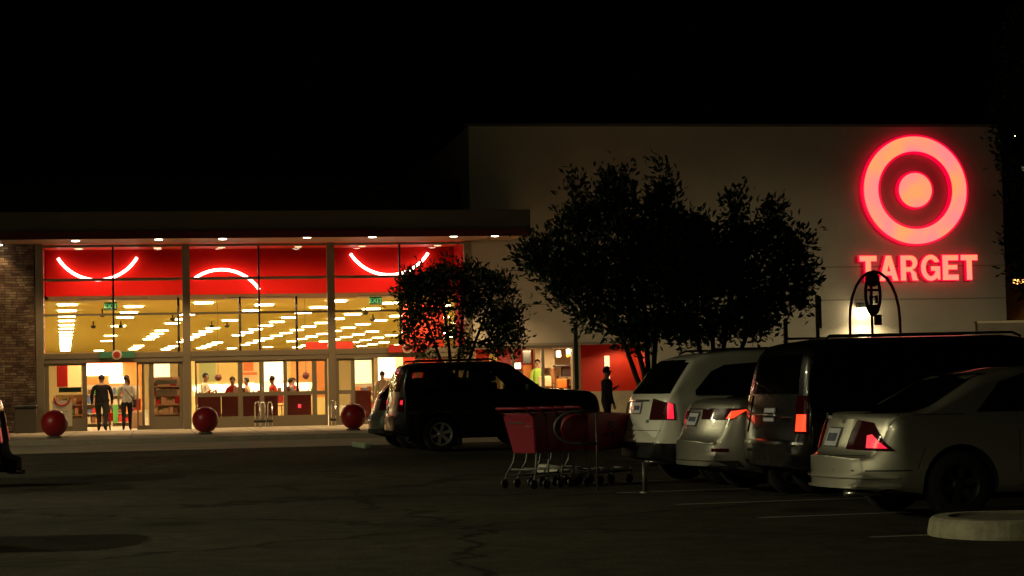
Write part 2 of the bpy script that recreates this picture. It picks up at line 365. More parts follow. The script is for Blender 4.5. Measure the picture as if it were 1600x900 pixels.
# neon arcs
NEON = mat('white pink neon', (1, .8, .8), .4, emit=(1, .66, .60), es=11)
def arc3(p0, p1, p2, n=26):
    (x1, y1), (x2, y2), (x3, y3) = p0, p1, p2
    d = 2 * (x1 * (y2 - y3) + x2 * (y3 - y1) + x3 * (y1 - y2))
    ux = ((x1**2 + y1**2) * (y2 - y3) + (x2**2 + y2**2) * (y3 - y1) + (x3**2 + y3**2) * (y1 - y2)) / d
    uy = ((x1**2 + y1**2) * (x3 - x2) + (x2**2 + y2**2) * (x1 - x3) + (x3**2 + y3**2) * (x2 - x1)) / d
    r = math.hypot(x1 - ux, y1 - uy); a0 = math.atan2(y1 - uy, x1 - ux); a1 = math.atan2(y3 - uy, x3 - ux)
    am = math.atan2(y2 - uy, x2 - ux)
    if (a1 - a0) % (2 * PI) < (am - a0) % (2 * PI): da = ((a1 - a0) % (2 * PI)) - 2 * PI
    else: da = (a1 - a0) % (2 * PI)
    return [(ux + r * math.cos(a0 + da * k / n), uy + r * math.sin(a0 + da * k / n)) for k in range(n + 1)]
for pts, lb in ((((-15.08, 5.96), (-13.79, 5.21), (-12.45, 5.96)), 'glowing white arc bent like a smile in the left glass bay'),
                (((-10.54, 5.21), (-9.47, 5.51), (-8.32, 4.81)), 'glowing white arc bent like a frown in the middle glass bay'),
                (((-5.16, 6.02), (-3.81, 5.27), (-2.45, 6.02)), 'glowing white arc bent like a smile in the right glass bay')):
    c = pts[1]
    t = thing('neon_arc', lb, 'neon light', wp(c[0], 2.86, c[1]), PSI, 'neon arcs on the red wall')
    A = [(x - c[0], 0, y - c[1]) for x, y in arc3(*pts)]
    bm = bmesh.new(); tube(bm, A, .048, 10); obj('tube', bm, NEON, t)
    bm = bmesh.new()
    for k in (3, 10, 16, 23): tube(bm, [A[k], (A[k][0], .135, A[k][2])], .02, 6)
    obj('bracket', bm, GALV, t)

# round ring sign and lettering
SFACE = mat('lit sign face', (1, .3, .2), .5, emit=(1.0, .27, .12), es=1.3)
def face_var(mt):
    t = mt.node_tree; b = t.nodes['Principled BSDF']; tc = t.nodes.new('ShaderNodeTexCoord'); n = t.nodes.new('ShaderNodeTexNoise'); n.inputs['Scale'].default_value = 1.1; n.inputs['Detail'].default_value = 1
    r = t.nodes.new('ShaderNodeValToRGB'); r.color_ramp.elements[0].position = .35; r.color_ramp.elements[1].position = .65
    r.color_ramp.elements[0].color = (1, .20, .20, 1); r.color_ramp.elements[1].color = (1, .29, .10, 1)
    t.links.new(tc.outputs['Object'], n.inputs[0]); t.links.new(n.outputs[0], r.inputs[0]); t.links.new(r.outputs[0], b.inputs['Emission Color'])
face_var(SFACE)
SRIM = mat('glowing red rim', (.8, .02, .05), .4, emit=(1, .0, .045), es=1.0)
def annulus(ro, ri, y0, y1, n=96):
    bm = bmesh.new()
    rings = []
    for r, y in ((ro, y1), (ro, y0), (ri, y0), (ri, y1)):
        rings.append([bm.verts.new((r * math.cos(2 * PI * k / n), y, r * math.sin(2 * PI * k / n))) for k in range(n)] if r > 0 else None)
    if ri > 0:
        for a, b in ((0, 1), (1, 2), (2, 3), (3, 0)):
            for k in range(n): bm.faces.new((rings[a][k], rings[a][(k + 1) % n], rings[b][(k + 1) % n], rings[b][k]))
    else:
        for k in range(n): bm.faces.new((rings[0][k], rings[0][(k + 1) % n], rings[1][(k + 1) % n], rings[1][k]))
        bm.faces.new(rings[1]); bm.faces.new(rings[0][::-1])
    return bm
rs = thing('ring_sign', 'huge glowing red ring with a round disc inside on the cream wall', 'sign', wp(14.31, -.02, 7.85), PSI)
obj('ring', annulus(1.88, 1.36, -.262, -.10), SFACE, rs); obj('ring_rim', annulus(1.95, 1.28, -.26, -.09), SRIM, rs)
obj('disc', annulus(.60, 0, -.262, -.10), SFACE, rs); obj('disc_rim', annulus(.67, 0, -.25, -.09), SRIM, rs)
bm = bmesh.new()
for a in range(8):
    c, s_ = math.cos(a * PI / 4 + .2) * 1.62, math.sin(a * PI / 4 + .2) * 1.62; tube(bm, [(c, -.09, s_), (c, .015, s_)], .03, 6)
for c, s_ in ((.3, .3), (-.3, .3), (.3, -.3), (-.3, -.3)): tube(bm, [(c, -.09, s_), (c, .015, s_)], .03, 6)
obj('bracket', bm, GALV, rs)
for rr in ((.0, 1.62), (-1.62, 0), (1.62, 0), (0, -1.62), (0, 0)):
    l = bpy.data.lights.new('glow', 'POINT'); l.energy = 1.3; l.color = (1, .02, .04); l.shadow_soft_size = .1
    lo = bpy.data.objects.new('glow', l); COL.objects.link(lo); lo.parent = rs; lo.location = (rr[0], -.04, rr[1])

def arcpts(cx, cy, rx, ry, a0, a1, n=14):
    return [(cx + rx * math.cos(R(a0 + (a1 - a0) * k / n)), cy + ry * math.sin(R(a0 + (a1 - a0) * k / n))) for k in range(n + 1)]
S = .205
LET = {
 'T': (.70, [[(0, 1), (0, 1 - S), (.35 - S / 2, 1 - S), (.35 - S / 2, 0), (.35 + S / 2, 0), (.35 + S / 2, 1 - S), (.70, 1 - S), (.70, 1)]]),
 'A': (.78, [[(0, 0), (.285, 1), (.495, 1), (.78, 0), (.565, 0), (.51, .21), (.27, .21), (.215, 0)], [(.315, .37), (.39, .68), (.465, .37)]]),
 'R': (.74, [[(0, 0), (0, 1), (.40, 1)] + arcpts(.42, .72, .28, .28, 85, -80)[0:] + [(.53, .38), (.64, .28)] + [(.66, .10), (.72, 0), (.50, 0), (.465, .12), (.45, .27), (.40, .355), (S, .36), (S, 0)],
             [(S, .83), (S, .53), (.38, .53)] + arcpts(.39, .68, .12, .15, -80, 80, 8) + [(.38, .83)]]),
 'G': (.80, [arcpts(.41, .5, .41, .52, 28, 308, 30) + [(.70, .10), (.71, .02), (.80, .02), (.80, .55), (.43, .55), (.43, .38), (.62, .38)] + arcpts(.41, .5, .225, .35, -25, -320, 30)]),
 'E': (.66, [[(0, 0), (0, 1), (.66, 1), (.66, 1 - S), (S + .01, 1 - S), (S + .01, .60), (.61, .60), (.61, .425), (S + .01, .425), (S + .01, S), (.66, S), (.66, 0)]]),
}
def curve_mesh(loops, scale, offset, depth):
    cu = bpy.data.curves.new('c', 'CURVE'); cu.dimensions = '2D'; cu.fill_mode = 'BOTH'; cu.extrude = depth / 2; cu.offset = offset
    for lp in loops:
        s_ = cu.splines.new('POLY'); s_.points.add(len(lp) - 1); s_.use_cyclic_u = True
        for i, (x, y) in enumerate(lp): s_.points[i].co = (x * scale, y * scale, 0, 1)
    o = bpy.data.objects.new('c', cu); me = bpy.data.meshes.new_from_object(o); bpy.data.objects.remove(o); bpy.data.curves.remove(cu)
    me.transform(Matrix.Rotation(PI / 2, 4, 'X')); me.materials.clear(); return me
ls = thing('letter_sign', 'glowing red TARGET lettering under the big ring on the wall', 'sign', wp(12.2, -.02, 4.70), PSI)
x = 0; word = 'TARGET'; hs = .86
tot = sum(LET[c][0] for c in word); gap = (4.30 - tot * hs) / 5
for c in word:
    wd, loops = LET[c]
    me = curve_mesh(loops, hs, .002, .16); me.materials.append(SFACE); o = obj('letter', None, None, ls, me=me); o.location = (x, -.205, 0); o['label'] = 'letter ' + c
    me = curve_mesh(loops, hs, .028, .14); me.materials.append(SRIM); o2 = obj('rim', None, None, o, me=me); o2.location = (0, .014, 0)
    bm = bmesh.new(); tube(bm, [(wd * hs / 2, .06, .3 if c not in 'AG' else .1), (wd * hs / 2, .2, .3 if c not in 'AG' else .1)], .03, 6); obj('standoff', bm, GALV, o)
    x += wd * hs + gap

# wall pack lamp
wl = thing('wall_light', 'bright hooded wall lamp low on the cream wall', 'wall light', wp(*(lambda q: (q[0], -.02, q[1]))(on_plane(1347, 484))), PSI)
bm = bmesh.new(); box(bm, -.24, .24, -.34, .0, .06, .24); bevel(bm, .03, 2); obj('housing', bm, BLACKP, wl)
bm = bmesh.new(); lathe(bm, [(.001, .06), (.21, .05), (.25, -.06), (.19, -.18), (.001, -.24)], 20, org=(0, -.18, 0)); obj('lens', bm, mat('wall lamp lens', (1, .9, .7), .4, emit=(1, .80, .45), es=30), wl, True)
spot('lamp', wl, (0, -.55, -.1), 420, 150, .7, (1, .80, .42), .12, (R(-12), 0, 0))
al = thing('wall_light', 'amber wall lamp on the ochre building beyond the store', 'wall light', at(1594, 438, 88), R(10))
bm = bmesh.new(); box(bm, -.35, .35, 0, 3.2, .05, .18); bevel(bm, .02); obj('arm', bm, BLACKP, al)
bm = bmesh.new(); lathe(bm, [(.001, .05), (.3, .03), (.3, -.1), (.001, -.22)], 16); obj('lens', bm, mat('amber lens', (1, .6, .2), .4, emit=(1, .42, .1), es=5), al, True)
spot('lamp', al, (0, 0, -.3), 500, 165, .6, (1, .5, .15), .2)

# ------------------------------------------------------------------ ceiling lights inside
bm = bmesh.new(); box(bm, -.34, .34, -.30, .30, -.045, .0); TM = new_mesh('troffer', bm, TROFF)
cnt = 0
for ci in range(-6, 12):
    u0 = -14.65 + (ci - 1) * 2.5
    for ri in range(17):
        wv = 9.6 + ri * 5.6 + (2.8 if ci % 2 == 0 else 0) * (0 if ci == 1 else .9)
        if ci != 1 and random.random() < .17: continue
        ux = u0 - .042 * wv + 0
        if wv > 92 or not (-33 < ux < 16) or cnt > 285: continue
        o = obj('ceiling_light', None, None, me=TM); o.location = wp(ux, wv, 4.698); o.rotation_euler.z = PSI
        tag(o, 'rectangular fluorescent light set flush in the yellow store ceiling', 'ceiling light', 'fluorescent lights in the store ceiling'); cnt += 1
# area lights of the same fixtures near the front so that the shop floor is lit
bm = bmesh.new(); lathe(bm, [(.001, 0), (.03, 0), (.03, -.18), (.12, -.20), (.11, -.27), (.07, -.31), (.001, -.33)], 16); CM = new_mesh('dome', bm, BLACKP)
for px, py, wv in ((146, 524, 28), (189, 522, 28), (270, 504, 20), (331, 527, 30), (355, 529, 30), (571, 493, 16), (583, 514, 24), (160, 492, 14)):
    u, v = on_plane(px, py, wv)
    o = obj('ceiling_camera', None, None, me=CM); o.location = wp(u, wv, 4.69); tag(o, 'small dark camera dome hanging under the store ceiling', 'camera', 'camera domes under the store ceiling')

# added strip lights under the bulkhead to brighten the goods behind the doors
for i, (nm, px) in enumerate((('left', 177), ('middle', 405), ('right', 610))):
    u = Uw0(px, 5.5)
    t = thing('added_strip_light', 'added strip light brightening the goods behind the %s doors' % nm, 'strip light', wp(u, 5.5, 4.675), PSI)
    bm = bmesh.new(); box(bm, -1.2, 1.2, -.1, .1, -.05, 0); bevel(bm, .01); obj('housing', bm, BRICKW, t)
    l = bpy.data.lights.new('lamp', 'AREA'); l.shape = 'RECTANGLE'; l.size = 2.3; l.size_y = .16; l.energy = 330; l.color = (1, .76, .42)
    o = bpy.data.objects.new('lamp', l); COL.objects.link(o); o.parent = t; o.location = (0, 0, -.06)
# exit signs
def text_mesh(s_, size, depth=.004):
    cu = bpy.data.curves.new('t', 'FONT'); cu.body = s_; cu.size = size; cu.extrude = depth; cu.align_x = 'CENTER'; cu.align_y = 'CENTER'
    o = bpy.data.objects.new('t', cu); me = bpy.data.meshes.new_from_object(o); bpy.data.objects.remove(o); bpy.data.curves.remove(cu)
    me.transform(Matrix.Rotation(PI / 2, 4, 'X')); me.materials.clear(); return me
GE = mat('lit green letters', (.2, 1, .4), .5, emit=(.2, 1, .3), es=.6); GB = mat('green sign body', (.01, .09, .03), .5, emit=(.0, .12, .03), es=.2)
for px, py, lb in ((173, 478.5, 'green lit EXIT sign hanging in the left glass bay'), (587, 470, 'green lit EXIT sign hanging in the right glass bay')):
    u, v = on_plane(px, py, 5.0)
    t = thing('exit_sign', lb, 'exit sign', wp(u, 5.0, v), PSI)
    bm = bmesh.new(); box(bm, -.22, .22, -.03, .03, -.14, .14); bevel(bm, .01); obj('body', bm, GB, t)
    me = text_mesh('EXIT', .22); me.materials.append(GE); o = obj('lettering', None, None, t, me=me); o.location = (0, -.036, 0)
    bm = bmesh.new(); tube(bm, [(0, 0, .14), (0, 0, 4.7 - v)], .01, 6); obj('stem', bm, GALV, t)
# banners over the doors with a round white emblem
def banner(px0, px1, py0, py1, col, lb):
    u0, v0 = on_plane(px0, py1, -.16); u1, v1 = on_plane(px1, py0, -.16)
    t = thing('door_banner', lb, 'sign', wp((u0 + u1) / 2, -.16, (v0 + v1) / 2), PSI); a = (u1 - u0) / 2; b = (v1 - v0) / 2
    bm = bmesh.new(); box(bm, -a, a, -.03, .03, -b, b); bevel(bm, .01); obj('board', bm, mat('banner ' + lb, col, .5), t)
    bm = bmesh.new(); lathe(bm, [(.001, -.056), (.155, -.056), (.165, -.05), (.165, -.032)], 28, 'y'); obj('emblem', bm, mat('emblem white', (.62, .52, .42), .5), t)
    bm = bmesh.new(); lathe(bm, [(.075, -.058), (.075, -.064), (.11, -.064), (.11, -.058)], 28, 'y'); lathe(bm, [(.001, -.064), (.035, -.064), (.035, -.058)], 20, 'y'); obj('emblem_ring', bm, mat('emblem red', (.5, .05, .03), .5), t)
banner(155, 210, 549, 560, (.05, .20, .11), 'green door banner with a round white emblem')
banner(607, 665, 538, 551, (.55, .03, .02), 'red door banner with a round white emblem')

# ------------------------------------------------------------------ shop fittings behind the glass
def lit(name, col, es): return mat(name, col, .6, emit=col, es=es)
def block(name, label, cat, u0, u1, w0, w1, v0, v1, mt, bev=.02):
    t = wp((u0 + u1) / 2, (w0 + w1) / 2, v0); a, b = (u1 - u0) / 2, (w1 - w0) / 2
    bm = bmesh.new(); box(bm, -a, a, -b, b, 0, v1 - v0)
    if bev: bevel(bm, min(bev, a * .3, b * .3, (v1 - v0) * .3), 2)
    o = obj(name, bm, mt); o.location = t; o.rotation_euler.z = PSI; return tag(o, label, cat)
def Uw(px, wv): return on_plane(px, 620, wv)[0]
def Vw(px, py, wv): return on_plane(px, py, wv)[1]
# low yellow cafe wall
cw = thing('cafe_wall', 'bright yellow cafe wall with pictures behind the middle doors', 'wall', wp(Uw(300, 15), 15, 0.142), PSI)
W_ = Uw(512, 15) - Uw(300, 15)
part('wall', mat('yellow cafe wall', (.85, .66, .25), .7), [(0, W_, 0, .2, 0, 2.72)], cw)
part('wall_end', mat('orange cafe panel', (.75, .27, .07), .7), [(W_ - .55, W_, -.03, -.002, .9, 2.7)], cw)
part('backlit_panel', lit('backlit panel', (1, .85, .5), 2.2), [(2.72, 3.75, -.04, -.002, 1.45, 2.65)], cw)
part('counter_light', lit('counter light', (1, .80, .48), 1.1), [(.1, W_ - .6, -.05, -.003, 1.05, 1.50)], cw)
for k, xx in enumerate((.12, .62, .95, 1.35, 1.9, 2.35, 2.7, 3.3, 3.7, 4.1, 4.5)):  # added glowing globes that break up the bright counter band
    bm = bmesh.new(); bmesh.ops.create_uvsphere(bm, u_segments=14, v_segments=8, radius=.11 + .03 * (k % 3)); o = obj('added_globe', bm, lit('globe glow', (1, .9, .66), 5), cw, True); o.location = (xx, -.25, 1.34 + .04 * (k % 2))
part('back_shelf', mat('shelf cream', (.7, .55, .35), .6), [(.1, W_ - .6, -.35, -.06, 1.52, 1.55)], cw)
part('poster', mat('poster green', (.45, .50, .22), .6), [(.3, .95, -.03, -.002, 1.6, 2.5)], cw)
part('poster', mat('poster cream', (.85, .62, .35), .6), [(1.85, 2.62, -.03, -.002, 1.6, 2.55)], cw)
part('poster_motif', mat('orange motif', (.75, .2, .05), .6), [(2.05, 2.45, -.04, -.031, 2.0, 2.4), (2.0, 2.6, -.04, -.031, 1.85, 1.95)], cw)
part('poster', mat('poster orange', (.85, .42, .15), .6), [(3.95, 4.9, -.03, -.002, 1.55, 2.6)], cw)
# red booth backs
RED2 = mat('dark red vinyl', (.09, .008, .008), .4); RED3 = mat('bright red plastic', (.55, .02, .015), .35)
for i, (a, b, wv, h) in enumerate(((309, 345, 3.4, 1.12), (346, 373, 3.4, 1.12), (376, 410, 3.4, 1.12), (412, 434, 3.4, 1.12), (447, 486, 3.6, 1.05))):
    lb = ['leftmost dark red cafe booth behind the middle doors', 'dark red cafe booth left of the first door stile', 'dark red cafe booth right of the first door stile', 'narrow dark red cafe booth by the meeting doors', 'dark red cafe booth with a red light behind the right door leaf'][i]
    u0, u1 = Uw(a, wv), Uw(b, wv)
    t = thing('booth', lb, 'booth', wp((u0 + u1) / 2, wv, .142), PSI); a_ = (u1 - u0) / 2
    bm = bmesh.new(); box(bm, -a_, a_, -.06, .06, .12, h); bevel(bm, .03, 2); obj('backrest', bm, RED2, t)
    bm = bmesh.new(); box(bm, -a_, a_, .07, .5, .30, .46); bevel(bm, .03, 2); obj('seat', bm, RED2, t)
    bm = bmesh.new(); box(bm, -a_ + .03, a_ - .03, -.04, .45, 0, .119); obj('plinth', bm, BLACKP, t)
block('beacon', 'small glowing red light on a dark red booth', 'light', Uw(466, 3.4), Uw(470, 3.4), 3.38, 3.50, .72, .84, lit('red beacon', (1, .03, .05), 2.5))
# small things on the booth tops and the back counter
rnd = random.Random(5)
ITEMS = ['white paper cup', 'red paper cup', 'orange drink bottle', 'green bottle', 'folded menu card', 'brown paper bag']
for k, px in enumerate((312, 327, 338, 352, 368, 380, 396, 404, 416, 425, 437, 450, 460, 472, 482, 488)):
    q = wp(Uw(px, 4.4), 4.4, 1.21); it = ITEMS[k % 6]; hgt = rnd.uniform(.12, .26); r_ = rnd.uniform(.035, .055)
    bm = bmesh.new()
    if k % 6 in (4, 5): box(bm, -.07, .07, -.02 - .03 * (k % 6 == 5), .03, 0, hgt); bevel(bm, .006)
    elif k % 6 in (2, 3): lathe(bm, [(.001, 0), (r_ * .8, 0), (r_ * .8, hgt * .6), (r_ * .3, hgt * .8), (r_ * .3, hgt), (.001, hgt)], 14)
    else: lathe(bm, [(.001, 0), (r_ * .7, 0), (r_, hgt * .7), (r_ * .9, hgt * .72), (.001, hgt * .72)], 14)
    o = obj(['cup', 'cup', 'bottle', 'bottle', 'menu_card', 'paper_bag'][k % 6], bm, [BRICKW, RED3, mat('goods orange', (.75, .25, .05), .5), mat('goods green', (.12, .38, .08), .5), BRICKW, mat('goods brown', (.2, .09, .04), .6)][k % 6]); o.location = q
    tag(o, it + ' on the cafe ledge, item %s of the row' % ['one', 'two', 'three', 'four', 'five', 'six', 'seven', 'eight', 'nine', 'ten', 'eleven', 'twelve', 'thirteen', 'fourteen', 'fifteen', 'sixteen'][k] + ' counted from the left', ['cup', 'cup', 'bottle', 'bottle', 'menu', 'bag'][k % 6], 'small things on the cafe ledge')
t = thing('cafe_ledge', 'long narrow red ledge behind the cafe booths', 'counter', wp((Uw(309, 4.4) + Uw(490, 4.4)) / 2, 4.4, .142), PSI); a_ = (Uw(490, 4.4) - Uw(309, 4.4)) / 2
bm = bmesh.new(); box(bm, -a_, a_, -.12, .12, 1.03, 1.066); obj('top', bm, RED3, t)
for xx in (-a_ + .1, 0, a_ - .1):
    bm = bmesh.new(); tube(bm, [(xx, 0, 0), (xx, 0, 1.03)], .02, 6); obj('leg', bm, CHROME, t)
# cafe tables
def cafe_table(px, wv, lb):
    t = thing('cafe_table', lb, 'table', wp(Uw(px, wv), wv, .142), PSI, 'tables in the cafe')
    bm = bmesh.new(); lathe(bm, [(.001, .78), (.38, .78), (.40, .80), (.38, .83), (.001, .83)], 24); obj('tabletop', bm, mat('pale table', (.7, .5, .3), .4), t)
    bm = bmesh.new(); tube(bm, [(0, 0, .03), (0, 0, .78)], .035); lathe(bm, [(.001, .0), (.25, .0), (.22, .03), (.001, .04)], 20); obj('leg', bm, CHROME, t)
cafe_table(333, 5.2, 'round cafe table beside the leftmost booth'); cafe_table(395, 5.6, 'round cafe table behind the first pair of booths'); cafe_table(458, 5.4, 'round cafe table behind the right door leaf')
# pendant balls
for px, py, lb in ((341, 590, 'dark red pendant ball hanging in front of the yellow wall, left one'), (478, 587, 'dark red pendant ball hanging beside the orange poster')):
    u, v = on_plane(px, py, 7)
    t = thing('pendant_lamp', lb, 'pendant', wp(u, 7, v), PSI)
    bm = bmesh.new(); lathe(bm, [(.13 * math.sin(PI * k / 10) + .0005, .13 * math.cos(PI * k / 10)) for k in range(11)], 20); obj('shade', bm, mat('dark maroon', (.12, .02, .02), .4), t, True)
    bm = bmesh.new(); tube(bm, [(0, 0, .12), (0, 0, 4.69 - v)], .006, 6); obj('cord', bm, BLACKP, t)
# lightbox and goods in the left bay
lb_ = thing('lightbox_wall', 'white glowing lightbox with a red top edge behind the open doors', 'lightbox', wp(Uw(132, 13), 13, .142), PSI)
Wl = Uw(222, 13) - Uw(132, 13)
part('frame', mat('orange frame', (.8, .35, .08), .6), [(0, Wl, 0, .2, 0, 2.55)], lb_)
part('light_panel', lit('light panel', (1, .9, .72), 5), [(.1, Wl - .75, -.06, -.003, 1.92, 2.38), (.95, Wl - .5, -.06, -.003, 1.62, 1.86)], lb_)
part('top_edge', lit('red edge', (1, .05, .01), .5), [(.02, Wl - .02, -.08, -.003, 2.42, 2.56)], lb_)
GOODS = [mat('goods red', (.6, .03, .02), .5), mat('goods orange', (.75, .25, .05), .5), mat('goods cream', (.75, .6, .38), .6), mat('goods green', (.12, .38, .08), .5), mat('goods brown', (.2, .09, .04), .6), mat('goods blue', (.1, .14, .25), .5)]
def shelf_unit(px0, px1, wv, top, lb, n=4, seed=1, pal=None):
    rnd = random.Random(seed); u0, u1 = Uw(px0, wv), Uw(px1, wv); L = u1 - u0
    t = thing('display_shelf', lb, 'shelf', wp(u0, wv, .142), PSI, 'goods shelves inside the store')
    part('shelf_frame', mat('shelf cream', (.7, .55, .35), .6), [(0, .04, 0, .45, 0, top), (L - .04, L, 0, .45, 0, top), (.04, L - .04, .41, .45, 0, top)], t)
    for k in range(n):
        z = .12 + k * (top - .15) / n
        part('shelf', mat('shelf cream', (.7, .55, .35), .6), [(.041, L - .041, 0, .409, z, z + .03)], t)
        bm = bmesh.new(); xx = .06
        while xx < L - .15:
            ww = rnd.uniform(.07, .2); hh = rnd.uniform(.12, (top - .15) / n - .06)
            box(bm, xx, xx + ww, .03, .3, z + .032, z + .032 + hh, rnd.choice(pal or range(6))); xx += ww + rnd.uniform(.01, .05)
        o = obj('goods', bm, GOODS, t)
shelf_unit(134, 172, 9, 1.55, 'goods shelf behind the man in the open doorway', 4, 3)
shelf_unit(174, 218, 9.6, 1.5, 'goods shelf behind the woman in the open doorway', 4, 5)
shelf_unit(232, 285, 4.5, 1.75, 'goods shelf behind the right side window of the left bay', 5, 8, [0, 2, 4, 2])
shelf_unit(84, 130, 4.0, 1.2, 'low goods shelf behind the left side window', 3, 9, [2, 2, 4, 3])
shelf_unit(555, 600, 9, 1.4, 'goods shelf behind the sliding door of the right bay', 4, 12)
shelf_unit(602, 648, 12, 1.6, 'goods shelf far back in the right bay', 4, 14)
shelf_unit(873, 898, 2.0, 1.5, 'goods shelf in the right pane of the shop window', 4, 21, [2, 4, 3, 1, 2])
shelf_unit(842, 866, 3.0, 1.7, 'goods shelf in the middle pane of the shop window', 5, 22, [2, 1, 4, 2])
shelf_unit(786, 834, 3.1, 1.75, 'red and orange goods shelf at the left of the shop window', 5, 23, [0, 1, 2, 0])
block('wall_panel', 'red panel high behind the left side window', 'panel', Uw(89, 6), Uw(106, 6), 6, 6.1, 1.62, 2.6, RED3)
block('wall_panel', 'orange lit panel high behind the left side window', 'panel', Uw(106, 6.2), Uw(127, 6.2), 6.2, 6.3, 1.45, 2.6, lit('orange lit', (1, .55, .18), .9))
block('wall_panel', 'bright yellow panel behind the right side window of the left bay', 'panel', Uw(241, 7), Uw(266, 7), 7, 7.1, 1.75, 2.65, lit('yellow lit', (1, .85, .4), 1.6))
block('price_board', 'green and grey board across the left side window', 'board', Uw(92, .5), Uw(127, .5), .5, .55, 1.42, 1.58, mat('dark green board', (.03, .07, .05), .5))
for k, (a, b) in enumerate(((1.62, 1.78), (1.24, 1.44))):
    block('price_board', ['upper', 'lower'][k] + ' pale grey board behind the right side window of the left bay', 'board', Uw(243, .7), Uw(277, .7), .7, .75, a, b, mat('pale grey board', (.35, .33, .28), .6))
block('tote', 'red basket stack behind the right side window', 'basket', Uw(273, .4), Uw(284, .4), .3, .6, .98, 1.22, RED3)
block('tote', 'red basket on the floor beside the woman', 'basket', Uw(208, 5), Uw(220, 5), 4.8, 5.2, .75, 1.15, RED3)
block('low_table', 'low pale display table beside the woman', 'table', Uw(203, 4), Uw(222, 4), 3.7, 4.3, .142, .70, mat('pale table', (.7, .5, .3), .4))
block('banner_stand', 'green banner between the man and the woman inside the doors', 'banner', Uw(176, 7), Uw(184, 7), 7, 7.08, .3, .95, GOODS[3])
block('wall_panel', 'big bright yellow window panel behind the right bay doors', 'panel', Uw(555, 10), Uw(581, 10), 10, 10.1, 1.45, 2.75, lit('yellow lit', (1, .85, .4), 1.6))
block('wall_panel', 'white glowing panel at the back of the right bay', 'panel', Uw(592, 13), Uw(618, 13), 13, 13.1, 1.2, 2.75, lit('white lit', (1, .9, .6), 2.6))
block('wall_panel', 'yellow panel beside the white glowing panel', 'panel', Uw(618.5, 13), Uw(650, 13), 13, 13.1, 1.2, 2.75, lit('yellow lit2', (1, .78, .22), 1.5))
block('register', 'red counter behind the right bay side window', 'counter', Uw(548, 5), Uw(580, 5), 5, 5.6, .142, 1.28, RED2)
# poster with a red smile on the left side window
u, v = on_plane(97, 646, -.06)
ps = thing('poster_sign', 'white poster with a red smile arc on the left side window', 'poster', wp(u, -.06, v), PSI)
part('sheet', mat('poster paper', (.50, .45, .36), .6), [(-.30, .32, -.006, .006, -.42, .42)], ps)
bm = bmesh.new(); tube(bm, [(x_, -.02, z_) for x_, z_ in arc3((-.24, .52), (0, .26), (.24, .52))], .03, 8); obj('arc', bm, mat('poster red', (.45, .03, .02), .5), ps)
bm = bmesh.new()
for k in range(3): box(bm, -.2, .2 - .05 * k, -.012, -.0065, .05 - .09 * k, .08 - .09 * k)
obj('print_lines', bm, mat('grey print', (.35, .3, .24), .6), ps)
# chrome guard posts by the doors
def crook(px, lb, both=True):
    u = Uw(px, -.9)
    t = thing('guard_post', lb, 'post', wp(u, -.9, .141), PSI, 'chrome crook posts at the doors')
    bm = bmesh.new()
    tube(bm, [(-.06, 0, .0), (-.06, 0, .76)] + [(-.06 + .07 * (1 - math.cos(a)), 0, .76 + .07 * math.sin(a)) for a in (.5, 1, 1.57, 2.1, 2.6)] + [(.08, 0, .68)], .022, 8)
    tube(bm, [(.08, 0, .0), (.08, 0, .68)], .014, 8); obj('rail', bm, CHROME, t)
    bm = bmesh.new(); box(bm, -.10, .10, -.05, .05, .16, .25); bevel(bm, .02, 2); obj('base', bm, BLACKP, t)
crook(401, 'leftmost crook post, outside the left door leaf'); crook(410, 'crook post close beside the leftmost one'); crook(421, 'crook post right of the meeting doors'); crook(520, 'crook post against the frame post between middle and right bay')

# shop window display in the wing (behind wall panel glass)
def dspl(name, lb, cat, x0, x1, y0, y1, wv, mt, th=.1): return block(name, lb, cat, Uw(x0, wv), Uw(x1, wv), wv, wv + th, Vw((x0 + x1) / 2, y1, wv), Vw((x0 + x1) / 2, y0, wv), mt)
dspl('backdrop', 'red back panel of the shop window display', 'panel', 745, 835, 535, 585, 3.4, RED3)
dspl('backdrop', 'cream back panel of the shop window display', 'panel', 836, 905, 535, 630, 3.4, mat('tan panel', (.62, .42, .22), .7))
dspl('curtain', 'hanging tan cloth strips behind the shop window', 'curtain', 838, 868, 545, 575, 2.4, GOODS[2])
dspl('screen', 'dark hanging panel in the shop window', 'panel', 819, 831, 548, 568, 1.2, BLACKP)
dspl('lamp_glow', 'round glowing ball lamp in the shop window', 'lamp', 807, 815, 567, 576, 2.0, lit('ball lamp', (1, .88, .6), 4), .25)
dspl('lamp_glow', 'warm glowing lamp left of the ball lamp', 'lamp', 798, 806, 571, 581, 2.4, lit('warm lamp', (1, .6, .2), 2), .25)
dspl('lamp_glow', 'upright lit lamp in the right pane of the shop window', 'lamp', 872, 878, 548, 558, 1.5, lit('ball lamp', (1, .88, .6), 4), .2)
dspl('lamp_glow', 'square lantern at the top right of the shop window', 'lamp', 888, 896, 545, 553, 1.2, lit('ball lamp', (1, .88, .6), 4), .2)
dspl('box', 'orange box under the lantern in the shop window', 'box', 887, 897, 553, 558, 1.2, GOODS[1])
dspl('shelf_board', 'dark shelf board across the right pane', 'shelf', 868, 900, 570, 573, 1.4, BLACKP, .4)
dspl('box', 'cream goods boxes low in the middle pane', 'box', 845, 862, 588, 604, 1.4, GOODS[2], .4)
dspl('box', 'brown box between dark goods low in the middle pane', 'box', 862, 868, 575, 600, 1.6, GOODS[4], .4)
dspl('box', 'tan goods low in the right pane', 'box', 872, 886, 592, 606, 1.3, GOODS[1], .4)
dspl('box', 'black goods box on the right pane shelf', 'box', 880, 896, 573, 588, 1.5, BLACKP, .3)
dspl('box', 'stacked orange goods left of the green shirt', 'box', 819, 832, 570, 600, 2.6, GOODS[1], .3)
